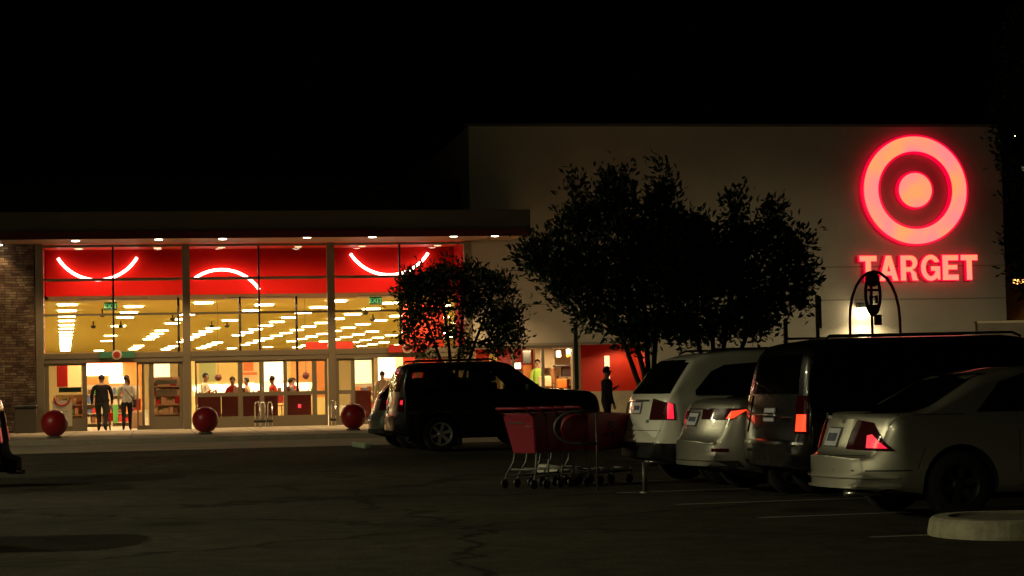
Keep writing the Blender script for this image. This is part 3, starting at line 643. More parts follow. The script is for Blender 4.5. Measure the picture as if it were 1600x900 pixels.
dspl('box', 'pale goods stack at the left of the middle pane', 'box', 808, 818, 580, 602, 2.2, GOODS[2], .3)
dspl('box', 'yellow goods stack behind the windscreen of the black car', 'box', 768, 778, 538, 585, 2.2, mat('goods yellow', (.8, .6, .15), .5), .3)
for px in (826, 880):
    l = bpy.data.lights.new('shop lamp', 'AREA'); l.energy = 70; l.color = (1, .72, .38); l.size = .6
    t = thing('track_light', 'track light over the shop window ' + ('middle' if px < 850 else 'right') + ' pane', 'light', wp(Uw(px, .9), 1.0, 2.56), PSI)
    bm = bmesh.new(); box(bm, -.3, .3, -.1, .1, 0, .05); obj('housing', bm, BRICKW, t)
    o = bpy.data.objects.new('lamp', l); COL.objects.link(o); o.parent = t; o.location = (0, 0, -.03)
# red recess gets light from a soffit fixture
t = thing('recess_light', 'soffit light over the red recess wall', 'light', wp(4.0, .9, 2.70), PSI)
bm = bmesh.new(); lathe(bm, [(.001, .015), (.1, .015), (.1, -.02), (.001, -.02)], 16); obj('lens', bm, LENS2, t); spot('lamp', t, (0, 0, -.06), 45, 160, .5)

# ------------------------------------------------------------------ red balls
BALL = mat('glossy red concrete', (.38, .014, .016), .35, coat=.2, bump=.15, bscale=8)
for px, py, wv, lb in ((85, 665, 0, 'big red ball bollard in front of the smile poster'), (321, 659, 0, 'big red ball bollard in front of the booths'), (552, 653, 0, 'big red ball bollard partly hidden by the silver hatchback')):
    d = ray(px, py); D = 57.3 + (px - 85) * .0045
    p = at(px, py, D)
    bm = bmesh.new(); bmesh.ops.create_uvsphere(bm, u_segments=40, v_segments=24, radius=.375)
    t = thing('ball_bollard', lb, 'bollard', (p.x, p.y, .141), 0, 'red ball bollards in front of the doors')
    o = obj('ball', bm, BALL, t, True); o.location = (0, 0, .40)
    bm = bmesh.new(); lathe(bm, [(.001, 0), (.2, 0), (.2, .045), (.001, .045)], 24); obj('base', bm, mat('bollard base', (.12, .1, .08), .8), t)
dk = mat('bin metal', (.10, .08, .06), .5, .4)
t = thing('waste_bin', 'brown waste bin against the stone wall', 'bin', wp(Uw(47, -.6) , -.6, .141), PSI)
bm = bmesh.new(); box(bm, -.2, .2, -.2, .2, 0, .78); bevel(bm, .03, 2); obj('body', bm, dk, t)
bm = bmesh.new(); box(bm, -.22, .22, -.22, .22, .782, .9); bevel(bm, .05, 3); obj('lid', bm, BLACKP, t)
t = thing('waste_bin', 'brown waste bin left of the other bin at the stone wall', 'bin', wp(Uw(31, -.6), -.6, .141), PSI)
bm = bmesh.new(); box(bm, -.17, .17, -.2, .2, 0, .78); bevel(bm, .03, 2); obj('body', bm, dk, t)
bm = bmesh.new(); box(bm, -.19, .19, -.22, .22, .782, .88); bevel(bm, .04, 3); obj('lid', bm, BLACKP, t)
# ------------------------------------------------------------------ people
def skinned(verts, edges, rads, sub=2, root=0):
    me = bpy.data.meshes.new('s'); me.from_pydata([tuple(v) for v in verts], edges, []); o = bpy.data.objects.new('s', me); COL.objects.link(o)
    md = o.modifiers.new('skin', 'SKIN'); md.use_smooth_shade = True
    if not me.skin_vertices: bpy.ops
    sv = me.skin_vertices[0].data
    for i, r in enumerate(rads):
        rr = r if isinstance(r, tuple) else (r, r); sv[i].radius = rr; sv[i].use_root = (i == root)
    s2 = o.modifiers.new('sub', 'SUBSURF'); s2.levels = sub; s2.render_levels = sub
    bpy.context.view_layer.update()
    out = bpy.data.meshes.new_from_object(o.evaluated_get(bpy.context.evaluated_depsgraph_get()))
    bpy.data.objects.remove(o); return out
SKIN = mat('skin', (.45, .26, .17), .55)
HAIRC = {'black': mat('black hair', (.012, .01, .009), .6), 'brown': mat('brown hair', (.06, .03, .015), .6)}
def person(label, loc, rz, top, bottom, hair='black', H=1.74, stride=.0, arms=((.08, .04), (.08, .04)), seated=False, shoes=(.02, .02, .02), wide=1.0, longhair=False, sleeves=True, bend=0.0):
    """faces local +Y; z up; origin between the feet"""
    k = H / 1.74
    t = thing('person', label, 'person', loc, rz)
    V = []; Ed = []; Rd = []
    def add(p, r, par=None):
        V.append(Vector(p)); Rd.append(r)
        if par is not None: Ed.append((par, len(V) - 1))
        return len(V) - 1
    hz = .93 if not seated else .50
    b = bend
    pel = add((0, 0, hz), (.155 * wide, .115 * wide)); wst = add((0, .01 + b * .2, hz + .17), (.14 * wide, .11 * wide), pel); cst = add((0, .02 + b * .6, hz + .37), (.17 * wide, .12 * wide), wst)
    shd = add((0, .0 + b, hz + .51), (.12, .08), cst); nk = add((0, .01 + b * 1.1, hz + .59), .052, shd); hd0 = add((0, .03 + b * 1.25, hz + .66), (.074, .080), nk); hd1 = add((0, .035 + b * 1.4, hz + .75), (.083, .096), hd0); hd2 = add((0, .02 + b * 1.45, hz + .81), (.05, .06), hd1)
    hands = []
    for s, (fw, out) in zip((-1, 1), arms):
        sh = add((s * .175 * wide, b, hz + .46), .066 * wide ** .5, shd)
        if fw > .3:   # forearm raised forward
            el = add((s * (.22 + out), .05 + b, hz + .21), .047, sh); wr = add((s * .17, .26 + b, hz + .31), .030, el); hdp = add((s * .15, .32 + b, hz + .35), (.038, .02), wr)
        else:
            el = add((s * (.205 + out * .6) * wide, -.02 + fw * .5, hz + .20), .052 * wide ** .5, sh); wr = add((s * (.20 + out * .8) * wide, .03 + fw, hz - .05), .032, el); hdp = add((s * (.20 + out * .8) * wide, .05 + fw, hz - .12), (.038, .02), wr)
        hands.append((hdp, wr, s))
    feet = []
    for s, st in ((-1, stride), (1, -stride)):
        hp = add((s * .09 * wide, 0, hz - .06), .09 * wide, pel)
        if seated:
            kn = add((s * .11, .42, hz - .02), .062, hp); an = add((s * .11, .43, .10), .042, kn)
            toe = add((s * .12, .58, .035), (.045, .03), an)
        else:
            kn = add((s * .10, st * .5 + .03, .48), .066 * wide ** .6, hp); an = add((s * .10, st - .02, .09 + max(0, -st) * .25), .046 * wide ** .4, kn)
            toe = add((s * .12, st + .14, .035 + max(0, -st) * .05), (.045, .03), an)
        feet.append(toe)
    me = skinned(V, Ed, Rd, 2, pel)
    bm = bmesh.new(); bm.from_mesh(me); bpy.data.meshes.remove(me)
    # fingers joined into the body mesh
    for hdp, wr, s in hands:
        d = (V[hdp] - V[wr]).normalized(); side = Vector((0, 1, 0)) if abs(d.z) > .7 else Vector((1, 0, 0)); inn = Vector((-s, 0, 0)) if abs(d.z) > .7 else Vector((0, 0, -1))
        base = V[hdp] + d * .02
        for i, ln in enumerate((.065, .078, .072, .055)):
            o_ = side * (i - 1.5) * .019
            tube(bm, [base + o_ - d * .02, base + o_ + d * ln * .5, base + o_ + d * ln * .85 + inn * ln * .25, base + o_ + d * ln + inn * ln * .5], [.010, .009, .008, .006], 6)
        tube(bm, [V[wr] + d * .03 + side * .02, V[wr] + d * .05 + side * .05, V[wr] + d * .085 + side * .058 + inn * .01], [.011, .010, .008], 6)
    # face: nose and ears
    hc = V[hd1]
    tube(bm, [hc + Vector((0, .075, .025)), hc + Vector((0, .105, -.02)), hc + Vector((0, .088, -.03))], [.008, .014, .01], 6)
    for s in (-1, 1): lathe(bm, [(.001, -.008), (.028, -.006), (.026, .008), (.001, .01)], 10, 'x', org=hc + Vector((s * .082, 0, -.01)))
    mats = [SKIN, top, bottom, mat('shoe%s' % (shoes,), shoes, .5), mat('eye', (.02, .015, .01), .3), mat('lip', (.28, .09, .07), .5)]
    nkz, wz = hz + .545, hz - .01
    hpos = [V[h] for h, _, _ in hands]; wpos = [V[w_] for _, w_, _ in hands]
    for f in bm.faces:
        f.smooth = True; c = f.calc_center_median()
        rel = c - hc
        if any((c - p).length < .115 and (c - p).length < (c - q).length + .03 for p, q in zip(hpos, wpos)): mi = 0
        elif c.z > nkz and abs(c.x) < .12: mi = 0
        elif c.z < (.085 if not seated else .09): mi = 3
        elif c.z < wz and (abs(c.x) < .235 * wide or seated): mi = 2
        else: mi = 1
        if not sleeves and mi == 1 and abs(c.x) > .2 and c.z < hz + .3: mi = 0
        f.material_index = mi
    for s in (-1, 1): lathe(bm, [(.001, 0), (.011, .002), (.001, .006)], 8, 'y', 4, org=hc + Vector((s * .03, .083, .02)))
    lathe(bm, [(.001, 0), (.022, .002), (.001, .005)], 10, 'y', 5, org=hc + Vector((0, .080, -.055)))
    o = obj('body', bm, mats, t); o.scale = (k, k, k)
    # hair cap
    bm = bmesh.new(); bmesh.ops.create_icosphere(bm, subdivisions=3, radius=1)
    for v in list(bm.verts):
        if v.co.y > .45 and v.co.z < .45 or v.co.z < -.55: bm.verts.remove(v)
    for v in bm.verts:
        n = noise.noise(v.co * 4) * .08
        v.co = Vector((v.co.x * .099, v.co.y * .110, v.co.z * .110)) * (1 + n) + hc + Vector((0, -.012, .022))
    if longhair:
        tube(bm, [hc + Vector((.02, -.08, .03)), hc + Vector((.05, -.14, -.0)), hc + Vector((.08, -.14, -.10)), hc + Vector((.08, -.12, -.20))], [.035, .045, .04, .015], 8)
    h = obj('hair', bm, HAIRC[hair], t, True); h.scale = (k, k, k)
    return t
def P_(px, wv, v=.142): p = wp(Uw(px, wv), wv, v); return p
def fab(n, c): return mat(n, c, .9)
p = person('heavy set man in a dark sweater and grey trousers walking in through the open doors', P_(159, -.3), PSI, fab('dark sweater', (.009, .008, .010)), fab('grey trousers', (.035, .036, .032)), H=1.76, stride=.10, wide=1.45, arms=((.02, .02), (.05, .02)))
p = person('woman with a ponytail in a white top and black trousers walking in the open doors', P_(198, -.5), PSI, fab('white knit', (.62, .58, .50)), fab('black trousers', (.012, .012, .014)), hair='brown', H=1.73, stride=-.13, wide=1.12, arms=((.12, .05), (.02, .03)), longhair=True)
bm = bmesh.new()
tube(bm, [(-.13, -.02, 1.44), (-.02, -.14, 1.30), (.12, -.14, 1.12), (.22, -.05, .98)], .012, 6); tube(bm, [(-.13, -.02, 1.44), (-.05, .13, 1.30), (.12, .15, 1.1), (.22, .05, .98)], .012, 6)
o = obj('bag_strap', bm, fab('dark strap', (.03, .02, .015)))
bm2 = bmesh.new(); box(bm2, .20, .30, -.14, .14, .74, 1.0); bevel(bm2, .03, 2)
t = thing('shoulder_bag', 'dark shoulder bag on a strap across the back of the woman in white', 'bag', P_(198, -.5), PSI)
o.parent = t; o.name = 'strap'; obj('pouch', bm2, fab('dark bag', (.04, .025, .02)), t)
t = thing('handbag', 'red bag held in the right hand of the man in the dark sweater', 'bag', P_(172, -.25, .45), PSI)
bm = bmesh.new(); box(bm, -.07, .09, -.1, .1, .0, .28); bevel(bm, .03, 2); obj('pouch', bm, RED3, t)
bm = bmesh.new(); tube(bm, [(-.05, 0, .27), (-.04, 0, .38), (.03, 0, .40), (.06, 0, .27)], .008, 6); obj('handle', bm, RED3, t)
person('small child in pale blue beside the man in the dark sweater', P_(168.5, -.05), PSI, fab('pale jacket', (.22, .22, .20)), fab('pale blue jeans', (.20, .22, .24)), H=1.0, stride=.08)
# seated guests behind the booths; a bench under each
def guest(px, wv, lb, top, rz, hair='black', arms=((.06, .04), (.06, .04)), H=1.74, bend=.03, zb=.30):
    s = thing('cafe_chair', 'tall red cafe chair of the ' + ' '.join(lb.split()[:9]), 'chair', P_(px, wv), PSI + rz, 'chairs in the cafe')
    bm = bmesh.new(); box(bm, -.22, .22, -.22, .24, .34 + zb, .38 + zb); bevel(bm, .015); obj('seat', bm, RED3, s)
    bm = bmesh.new(); box(bm, -.2, .2, -.27, -.235, .45 + zb, .85 + zb); bevel(bm, .012); obj('backrest', bm, RED3, s)
    for a, c in ((-.19, -.2), (.19, -.2), (-.19, .2), (.19, .2)):
        bm = bmesh.new(); tube(bm, [(a, c, 0), (a, c, .34 + zb)], .014, 6); obj('leg', bm, CHROME, s)
    q = P_(px, wv, .142 + zb)
    return person(lb, q, PSI + rz, top, fab('dark jeans', (.03, .035, .05)), hair=hair, seated=True, arms=arms, H=H, bend=bend)
guest(319, 6.0, 'guest in a cream shirt seated at the left end of the cafe', fab('cream shirt', (.68, .58, .42)), R(-120), arms=((.4, .0), (.4, .0)), H=2.0)
guest(364, 5.2, 'guest with long dark hair in red left of the first door stile', fab('red shirt', (.5, .03, .02)), R(170), hair='brown', H=1.8)
guest(388, 6.2, 'guest in a tan jacket seated right of the first door stile', fab('tan jacket', (.55, .35, .16)), R(100), H=1.75)
guest(428, 5.0, 'guest in a bright orange red top seated behind the meeting doors', fab('orange top', (.7, .06, .02)), R(60), H=1.8)
guest(452, 6.4, 'guest in a dark grey top seated behind the right door leaf', fab('grey top', (.10, .10, .09)), R(-60), H=1.7)
person('cafe worker with a red cap behind the counter of the middle bay', P_(458.5, 9.0), PSI + PI, fab('worker red', (.5, .05, .03)), fab('dark jeans', (.03, .035, .05)), H=1.6)
person('shopper with dark hair standing inside the right bay', P_(598, 4.0), PSI, fab('beige shirt', (.35, .28, .2)), fab('dark jeans', (.03, .035, .05)), H=1.74)
person('person in a light green shirt standing in the shop window', P_(841, 2.2, .45), PSI + R(170), fab('light green shirt', (.35, .55, .08)), fab('black trousers', (.012, .012, .014)), H=1.72)
person('dark haired shopper low in the shop window left of the green shirt', P_(815, 1.6, .35), PSI + R(120), fab('dark shirt', (.02, .02, .03)), fab('dark jeans', (.03, .035, .05)), H=1.45)
block('display_plinth', 'plinth under the people of the shop window', 'plinth', Uw(797, 2), Uw(868, 2), 1.3, 2.7, .142, .35, BLACKP)
q = at(949, 672, 50); q.z = 0
person('person in dark clothes walking past the red recess wall', (q.x, q.y, 0), R(-75), fab('dark coat', (.012, .012, .014)), fab('black trousers', (.012, .012, .014)), H=1.68, stride=.16, wide=1.25, arms=((.4, .02), (.06, .02)))
# ------------------------------------------------------------------ cars (local: x from rear bumper to nose, right side at -y)
def lerp(tab, x):
    if x <= tab[0][0]: return tab[0][1]
    for (a, b), (c, d) in zip(tab, tab[1:]):
        if x <= c: return b + (d - b) * (x - a) / (c - a) if c > a else d
    return tab[-1][1]
def smooth_tab(tab, x, r):
    return sum(lerp(tab, x + r * k / 3) for k in range(-3, 4)) / 7
def paint(name, c, metal=.0, rough=.35, coat=1): return mat(name, c, rough, metal, coat=coat)
CGLASS = glassmat('car glass', (.30, .32, .30), .05)
DKGLASS = mat('tinted car glass', (.004, .004, .005), .04, coat=.3, spec=.5)
TYRE = mat('tyre rubber', (.008, .008, .008), .85); ALLOY = mat('alloy wheel', (.70, .70, .66), .35, .6); UNDER = mat('car underside', (.006, .006, .006), .9)
TRIM = mat('black trim', (.012, .012, .012), .5); PLATE = mat('plate', (.55, .56, .62), .45)
def car_wheel(root, x, y, r, s, spokes=5, rw=.2, rimm=None):
    # s = -1 right side
    t = None
    bm = bmesh.new(); lathe(bm, [(r * .66, -rw / 2), (r * .93, -rw / 2), (r, -rw / 2 + .03), (r, rw / 2 - .03), (r * .93, rw / 2), (r * .66, rw / 2), (r * .66, -rw / 2)], 36, 'y', cap=False)
    wh = obj('wheel', bm, TYRE, root); wh.location = (x, y, r)
    bm = bmesh.new(); yo = s * (rw / 2 - .015)
    lathe(bm, [(r * .56, -s * .06), (r * .58, yo), (r * .665, yo + s * .006), (r * .675, -s * .06), (r * .56, -s * .06)], 36, 'y', cap=False)
    lathe(bm, [(.001, yo - s * .03), (.06, yo - s * .028), (.075, yo - s * .055)], 16, 'y')
    for k in range(spokes):
        a = 2 * PI * k / spokes + .3
        d = Vector((math.cos(a), 0, math.sin(a))); n = Vector((-d.z, 0, d.x))
        for sg in (-1, 1):
            pass
        pts = [(d * .05 - n * .028, d * .05 + n * .028), (d * r * .6 - n * .036, d * r * .6 + n * .036)]
        vs = []
        for (a_, b_), yy in zip(pts, (yo - s * .035, yo - s * .01)):
            for q in (a_, b_):
                for dy_ in (0, -s * .03): vs.append(bm.verts.new(q + Vector((0, yy + dy_, 0))))
        for f in ((0, 2, 6, 4), (1, 5, 7, 3), (0, 4, 5, 1), (2, 3, 7, 6)):
            bm.faces.new([vs[i] for i in f])
    obj('rim', bm, rimm or ALLOY, wh)
    bm = bmesh.new(); lathe(bm, [(.001, -s * .02), (r * .55, -s * .02), (r * .55, -s * .07), (.001, -s * .07)], 24, 'y'); obj('brake_disc', bm, mat('brake disc', (.05, .05, .05), .5, .6), wh)
    return wh
def clip_grid(poly, step):
    bm = bmesh.new(); bm.faces.new([bm.verts.new((a, b, 0)) for a, b in poly])
    xs = [p[0] for p in poly]; ys = [p[1] for p in poly]
    def cuts(lo, hi, no):
        n = max(1, int((hi - lo) / step))
        for k in range(1, n):
            c = lo + (hi - lo) * k / n
            co = (c, 0, 0) if no[0] else (0, c, 0)
            bmesh.ops.bisect_plane(bm, geom=bm.verts[:] + bm.edges[:] + bm.faces[:], plane_co=co, plane_no=no)
    cuts(min(xs), max(xs), (1, 0, 0)); cuts(min(ys), max(ys), (0, 1, 0))
    return bm
def build_car(label, loc, rz, P):
    t = thing('car', label, P.get('cat', 'car'), loc, rz)
    L, W = P['L'], P['W'] / 2
    zu, zb, zt = P['under'], P['belt'], P['top']
    sr = P.get('sm', .05)
    n = int(L / .035); xsn = [L * k / n for k in range(n + 1)]
    extra = [.004, .012, .022, L - .004, L - .012, L - .022]; xsn = sorted(xsn + extra)
    tum = P.get('tumble', .22); cr = P.get('corner', .30); ex = P.get('bulge', .10)
    def section(x):
        e = min(x, L - x)
        rr = cr
        wv = W - (.20 if x < L / 2 else .26) * max(0, 1 - e / rr) ** 2.2 - .02 * (abs(x - L / 2) / (L / 2)) ** 2
        u = smooth_tab(zu, x, sr); b = smooth_tab(zb, x, sr * 1.5); tp = smooth_tab(zt, x, sr)
        b = min(b, tp - .02)
        gh = tp - b                                    # height above the belt
        g = min(1, gh / .35)
        ht = wv - .03 - tum * max(0, gh - .03)
        pts = [(0, u), (wv * .80, u), (wv * .93, u + .035), (wv * .985, u + .12), (wv, u + (b - u) * .45), (wv * 1.0, u + (b - u) * .62), (wv * .992, b - .09), (wv * .978, b - .03), (wv - .035, b + .005 * g)]
        if P.get('clad') and u < P['clad'] - .08: pts[3] = (wv * .985, min(P['clad'], b - .04))
        for k_ in range(1, len(pts)): pts[k_] = (pts[k_][0], max(pts[k_][1], pts[k_ - 1][1] + .003)) if k_ > 2 else pts[k_]
        top = [(wv - .035 + (ht - wv + .035) * f, b + (tp - .075 * g - .008 - b) * f) for f in (.25, .5, .75, 1)]
        rc = .05 + .05 * g
        top += [(ht - rc * .35, tp - .030 * g - .004), (ht - rc * 1.1, tp - .008), (ht * .6, tp + .006 * 1), (ht * .3, tp + .014), (0, tp + .017)]
        return pts + top, wv
    bm = bmesh.new(); rows = []
    for x in xsn:
        sec, wv = section(x)
        half = len(sec)
        full = [(y, z) for y, z in sec] + [(-y, z) for y, z in sec[-2:0:-1]]
        row = []
        for y, z in full:
            sh = ex * (abs(y) / W) ** 2.2
            f0 = max(0, 1 - x / .8); f1 = max(0, 1 - (L - x) / .9)
            row.append(bm.verts.new((x + sh * f0 - sh * 1.6 * f1, y, z)))
        rows.append(row)
    N = len(rows[0])
    for a, b in zip(rows, rows[1:]):
        for k in range(N):
            bm.faces.new((a[k], a[(k + 1) % N], b[(k + 1) % N], b[k]))
    for x, row in ((xsn[0], rows[0]), (xsn[-1], rows[-1])):        # curved end caps
        H = N // 2 + 1; lines = []
        f0 = max(0, 1 - x / .8); f1 = max(0, 1 - (L - x) / .9)
        for k in range(H):
            a_ = row[k]
            if k in (0, H - 1): lines.append([a_]); continue
            b_ = row[N - k]; y0 = a_.co.y; ln = [a_]
            for f in (.75, .5, .25, 0, -.25, -.5, -.75):
                y = y0 * f; sh = ex * (abs(y) / W) ** 2.2; ln.append(bm.verts.new((x + sh * f0 - sh * 1.6 * f1, y, a_.co.z)))
            lines.append(ln + [b_])
        for la, lb in zip(lines, lines[1:]):
            if len(la) == 1:
                for i in range(8): bm.faces.new((la[0], lb[i], lb[i + 1]))
            elif len(lb) == 1:
                for i in range(8): bm.faces.new((lb[0], la[i + 1], la[i]))
            else:
                for i in range(8): bm.faces.new((la[i], la[i + 1], lb[i + 1], lb[i]))
    bmesh.ops.recalc_face_normals(bm, faces=bm.faces[:])
    body = obj('body', bm, [P['paint'], UNDER, TRIM], t)
    # wheel arches
    ax = P['axles']; r = P['wheel']
    cb = bmesh.new()
    for x in ax:
        for s in (-1, 1):
            lathe(cb, [(r + P.get('gap', .05), s * (W - .32)), (r + P.get('gap', .05), s * (W + .3))], 40, 'y', org=(x, 0, r + .01))
    bmesh.ops.recalc_face_normals(cb, faces=cb.faces[:])
    cut = obj('cut', cb, [UNDER])
    cut.parent = t
    bpy.context.view_layer.update()
    md = body.modifiers.new('b', 'BOOLEAN'); md.operation = 'DIFFERENCE'; md.object = cut; md.solver = 'EXACT'
    bpy.context.view_layer.update()
    me = bpy.data.meshes.new_from_object(body.evaluated_get(bpy.context.evaluated_depsgraph_get()))
    body.modifiers.clear(); body.data = me
    bpy.data.objects.remove(cut)
    gp = P.get('gap', .05)
    for p in me.polygons:
        c = p.center; p.use_smooth = True
        for x in ax:
            d = math.hypot(c.x - x, c.z - r - .01)
            if (abs(d - r - gp) < .012 and p.normal.dot(Vector((x - c.x, 0, r - c.z)).normalized()) > .7) or (d < r + gp and abs(c.y) < W - .2): p.material_index = 1
        if p.normal.z < -.8 and c.z < .45: p.material_index = 1
        if P.get('clad') and c.z < P['clad'] + .004: p.material_index = 2 if p.material_index == 0 else p.material_index
    if hasattr(me, 'set_sharp_from_angle'): me.set_sharp_from_angle(angle=R(52))
    bm = bmesh.new(); bm.from_mesh(me); tree = BVHTree.FromBMesh(bm); bm.free()
    def patch(name, poly, side, mt, off=.004, step=.07, parent=t, thick=.008, smooth=True, label=None):
        """side: R/L (x,z), B back (y,z), F front (y,z), T top (x,y)"""
        g = clip_grid(poly, step); ok = True
        for v in list(g.verts):
            a, b = v.co.x, v.co.y
            if side == 'R': o_, d = Vector((a, -3, b)), Vector((0, 1, 0))
            elif side == 'L': o_, d = Vector((a, 3, b)), Vector((0, -1, 0))
            elif side == 'B': o_, d = Vector((-3, a, b)), Vector((1, 0, 0))
            elif side in 'CD':
                sg = -1 if side == 'C' else 1; d = Vector((.7071, -.7071 * sg, 0)); o_ = Vector((.7071, .7071 * sg, 0)) * a - d * 4; o_.z = b
            elif side == 'F': o_, d = Vector((9, a, b)), Vector((-1, 0, 0))
            else: o_, d = Vector((a, b, 5)), Vector((0, 0, -1))
            hit = tree.ray_cast(o_, d)
            if hit[0] is None: g.verts.remove(v); continue
            nn = hit[1]
            v.co = hit[0] + (nn * .7 - d * .3).normalized() * off
        if not g.faces: g.free(); return None
        bmesh.ops.recalc_face_normals(g, faces=g.faces[:])
        # make it a thin solid
        dsum = sum((f.normal.dot(-d) * f.calc_area() for f in g.faces))
        if dsum < 0: bmesh.ops.reverse_faces(g, faces=g.faces[:])
        ret = bmesh.ops.extrude_face_region(g, geom=g.faces[:])
        nv = [e for e in ret['geom'] if isinstance(e, bmesh.types.BMVert)]
        for v in nv: v.co -= d * thick * 1.0
        bmesh.ops.recalc_face_normals(g, faces=g.faces[:])
        o = obj(name, g, mt, parent, smooth)
        if smooth and hasattr(o.data, 'set_sharp_from_angle'): o.data.set_sharp_from_angle(angle=R(35))
        if label: o['label'] = label
        return o
    if P.get('see'):
        cb = bmesh.new()
        for poly in P['see']:
            v0 = [cb.verts.new((a, -3, b)) for a, b in poly]; v1 = [cb.verts.new((a, 3, b)) for a, b in poly]
            cb.faces.new(v0); cb.faces.new(v1[::-1])
            for k in range(len(poly)): cb.faces.new((v0[k], v0[(k + 1) % len(poly)], v1[(k + 1) % len(poly)], v1[k]))
        bmesh.ops.recalc_face_normals(cb, faces=cb.faces[:]); cut = obj('cut', cb, [UNDER]); cut.parent = t; bpy.context.view_layer.update()
        md = body.modifiers.new('b', 'BOOLEAN'); md.operation = 'DIFFERENCE'; md.object = cut; md.solver = 'EXACT'; bpy.context.view_layer.update()
        me = bpy.data.meshes.new_from_object(body.evaluated_get(bpy.context.evaluated_depsgraph_get())); body.modifiers.clear(); body.data = me; bpy.data.objects.remove(cut)
        if hasattr(me, 'set_sharp_from_angle'): me.set_sharp_from_angle(angle=R(38))
    for x in ax:
        for s in (-1, 1): car_wheel(t, x, s * (W - .12), r, s, P.get('spokes', 5), .2, P.get('rimm'))
    P['detail'](t, patch, P, W, L)
    return t
def wrap(patch, name, W, pts, mt, sides='CD', **k):
    """pts: ('r', y, z) on the rear face or ('s', x, z) on the flank; the patch wraps round the rear corner"""
    q = [(.7071 * a if w_ == 'r' else .7071 * (a + W), z) for w_, a, z in pts]
    for sd in sides: patch(name, q, sd, mt, step=.03, **k)
def mirror(poly): return [(-a, b) for a, b in poly][::-1]
def both(patch, name, poly, mt, **k):
    a = patch(name, poly, 'R', mt, **k); patch(name, poly, 'L', mt, **k); return a
RL = mat('red lens', (.045, .001, .002), .12, coat=.6); RLIT = mat('glowing tail light', (.8, .02, .03), .3, emit=(1, .02, .055), es=1.0); RLIT2 = mat('orange glowing tail light', (.8, .1, .02), .3, emit=(1, .05, .015), es=1.5)
CLEARL = mat('clear lens', (.25, .24, .22), .15, coat=.4)
def seams(t, patch, segs, side='R', wd=.007):
    for (a, b) in segs:
        ax_, az = a; bx_, bz = b; d = Vector((bx_ - ax_, bz - az)); n = Vector((-d.y, d.x)).normalized() * wd / 2
        patch('door_seam', [(ax_ - n.x, az - n.y), (bx_ - n.x, bz - n.y), (bx_ + n.x, bz + n.y), (ax_ + n.x, az + n.y)], side, TRIM, off=.001, thick=.002, step=.15)
def mirror_part(t, x, z, W, mt):
    for s in (-1, 1):
        bm = bmesh.new(); box(bm, x - .08, x + .08, s * (W + .03), s * (W + .20), z, z + .15); bmesh.ops.recalc_face_normals(bm, faces=bm.faces[:]); bevel(bm, .03, 2); obj('side_mirror', bm, mt, t, True)
def plate(t, patch, y0, y1, z0, z1):
    p = patch('license_plate', [(y0, z0), (y1, z0), (y1, z1), (y0, z1)], 'B', PLATE, off=.012, thick=.008, step=.2)
    if p:
        n_ = 6; w_ = (y1 - y0) / (n_ + 2)
        for k in range(n_):
            a_ = y0 + w_ * (1 + k) + w_ * .15; patch('plate_mark', [(a_, z0 + .04), (a_ + w_ * .6, z0 + .04), (a_ + w_ * .6, z1 - .045), (a_, z1 - .045)], 'B', mat('plate ink', (.06, .08, .16), .5), off=.022, thick=.004, step=.2, parent=p)
        patch('plate_frame', [(y0 - .012, z0 - .012), (y1 + .012, z0 - .012), (y1 + .012, z1 + .012), (y0 - .012, z1 + .012)], 'B', CHROME, off=.006, thick=.004, step=.2)

# --- silver coupe
def d_coupe(t, patch, P, W, L):
    both(patch, 'side_window', [(1.22, .98), (1.50, 1.25), (1.80, 1.335), (2.55, 1.345), (3.15, 1.02), (2.3, .98)], DKGLASS)
    patch('rear_window', [(-.60, .98), (.60, .98), (.52, 1.33), (-.52, 1.33)], 'B', DKGLASS)
    patch('windscreen', [(-.62, 1.0), (.62, 1.0), (.52, 1.32), (-.52, 1.32)], 'F', DKGLASS)
    wrap(patch, 'tail_light', W, [('r', .44, .655), ('s', .36, .64), ('s', .20, .74), ('s', .02, .90), ('r', .60, .925), ('r', .50, .80)], RL, off=.006)
    wrap(patch, 'tail_glow', W, [('r', .80, .665), ('s', .26, .665), ('s', .16, .72), ('s', .03, .79), ('r', .80, .78)], RLIT, sides='C', off=.014)
    plate(t, patch, -.14, .14, .68, .84)
    patch('plate_recess', [(-.32, .70), (.32, .70), (.30, .93), (-.30, .93)], 'B', P['paint'], off=.001, thick=.002)
    for z in (.395, .30):
        patch('bumper_moulding', [(-.5, z), (.5, z), (.5, z + .014), (-.5, z + .014)], 'B', P['paint'], off=.014, thick=.016, step=.1)
        wrap(patch, 'bumper_moulding', W, [('r', .50, z), ('s', .40, z), ('s', .40, z + .014), ('r', .50, z + .014)], P['paint'], off=.014, thick=.016)
    patch('bumper_groove', [(-.6, .595), (.6, .595), (.6, .60), (-.6, .60)], 'B', TRIM, off=.001, thick=.002)
    both(patch, 'bumper_groove', [(.02, .455), (.55, .455), (.55, .468), (.02, .468)], TRIM, off=.001, thick=.002)
    seams(t, patch, (((1.62, .30), (1.62, .98)), ((2.95, .30), (2.95, .98)), ((1.62, .30), (2.95, .30)), ((.12, .965), (1.1, .965)), ((.60, .47), (.68, .67))))
    bm = bmesh.new(); box(bm, 1.72, 1.86, -W - .02, -W + .02, .80, .83); bevel(bm, .008); obj('door_handle', bm, P['paint'], t)
    mirror_part(t, 2.95, .96, W, P['paint'])
    bm = bmesh.new(); lathe(bm, [(.03, -.02), (.035, 0), (.03, .02)], 12, 'x', org=(.10, 0, .965)); obj('trunk_lock', bm, CHROME, t)
    bm = bmesh.new(); tube(bm, [(.04, -.45, .25), (.4, -.45, .25)], .03); obj('exhaust', bm, CHROME, t)
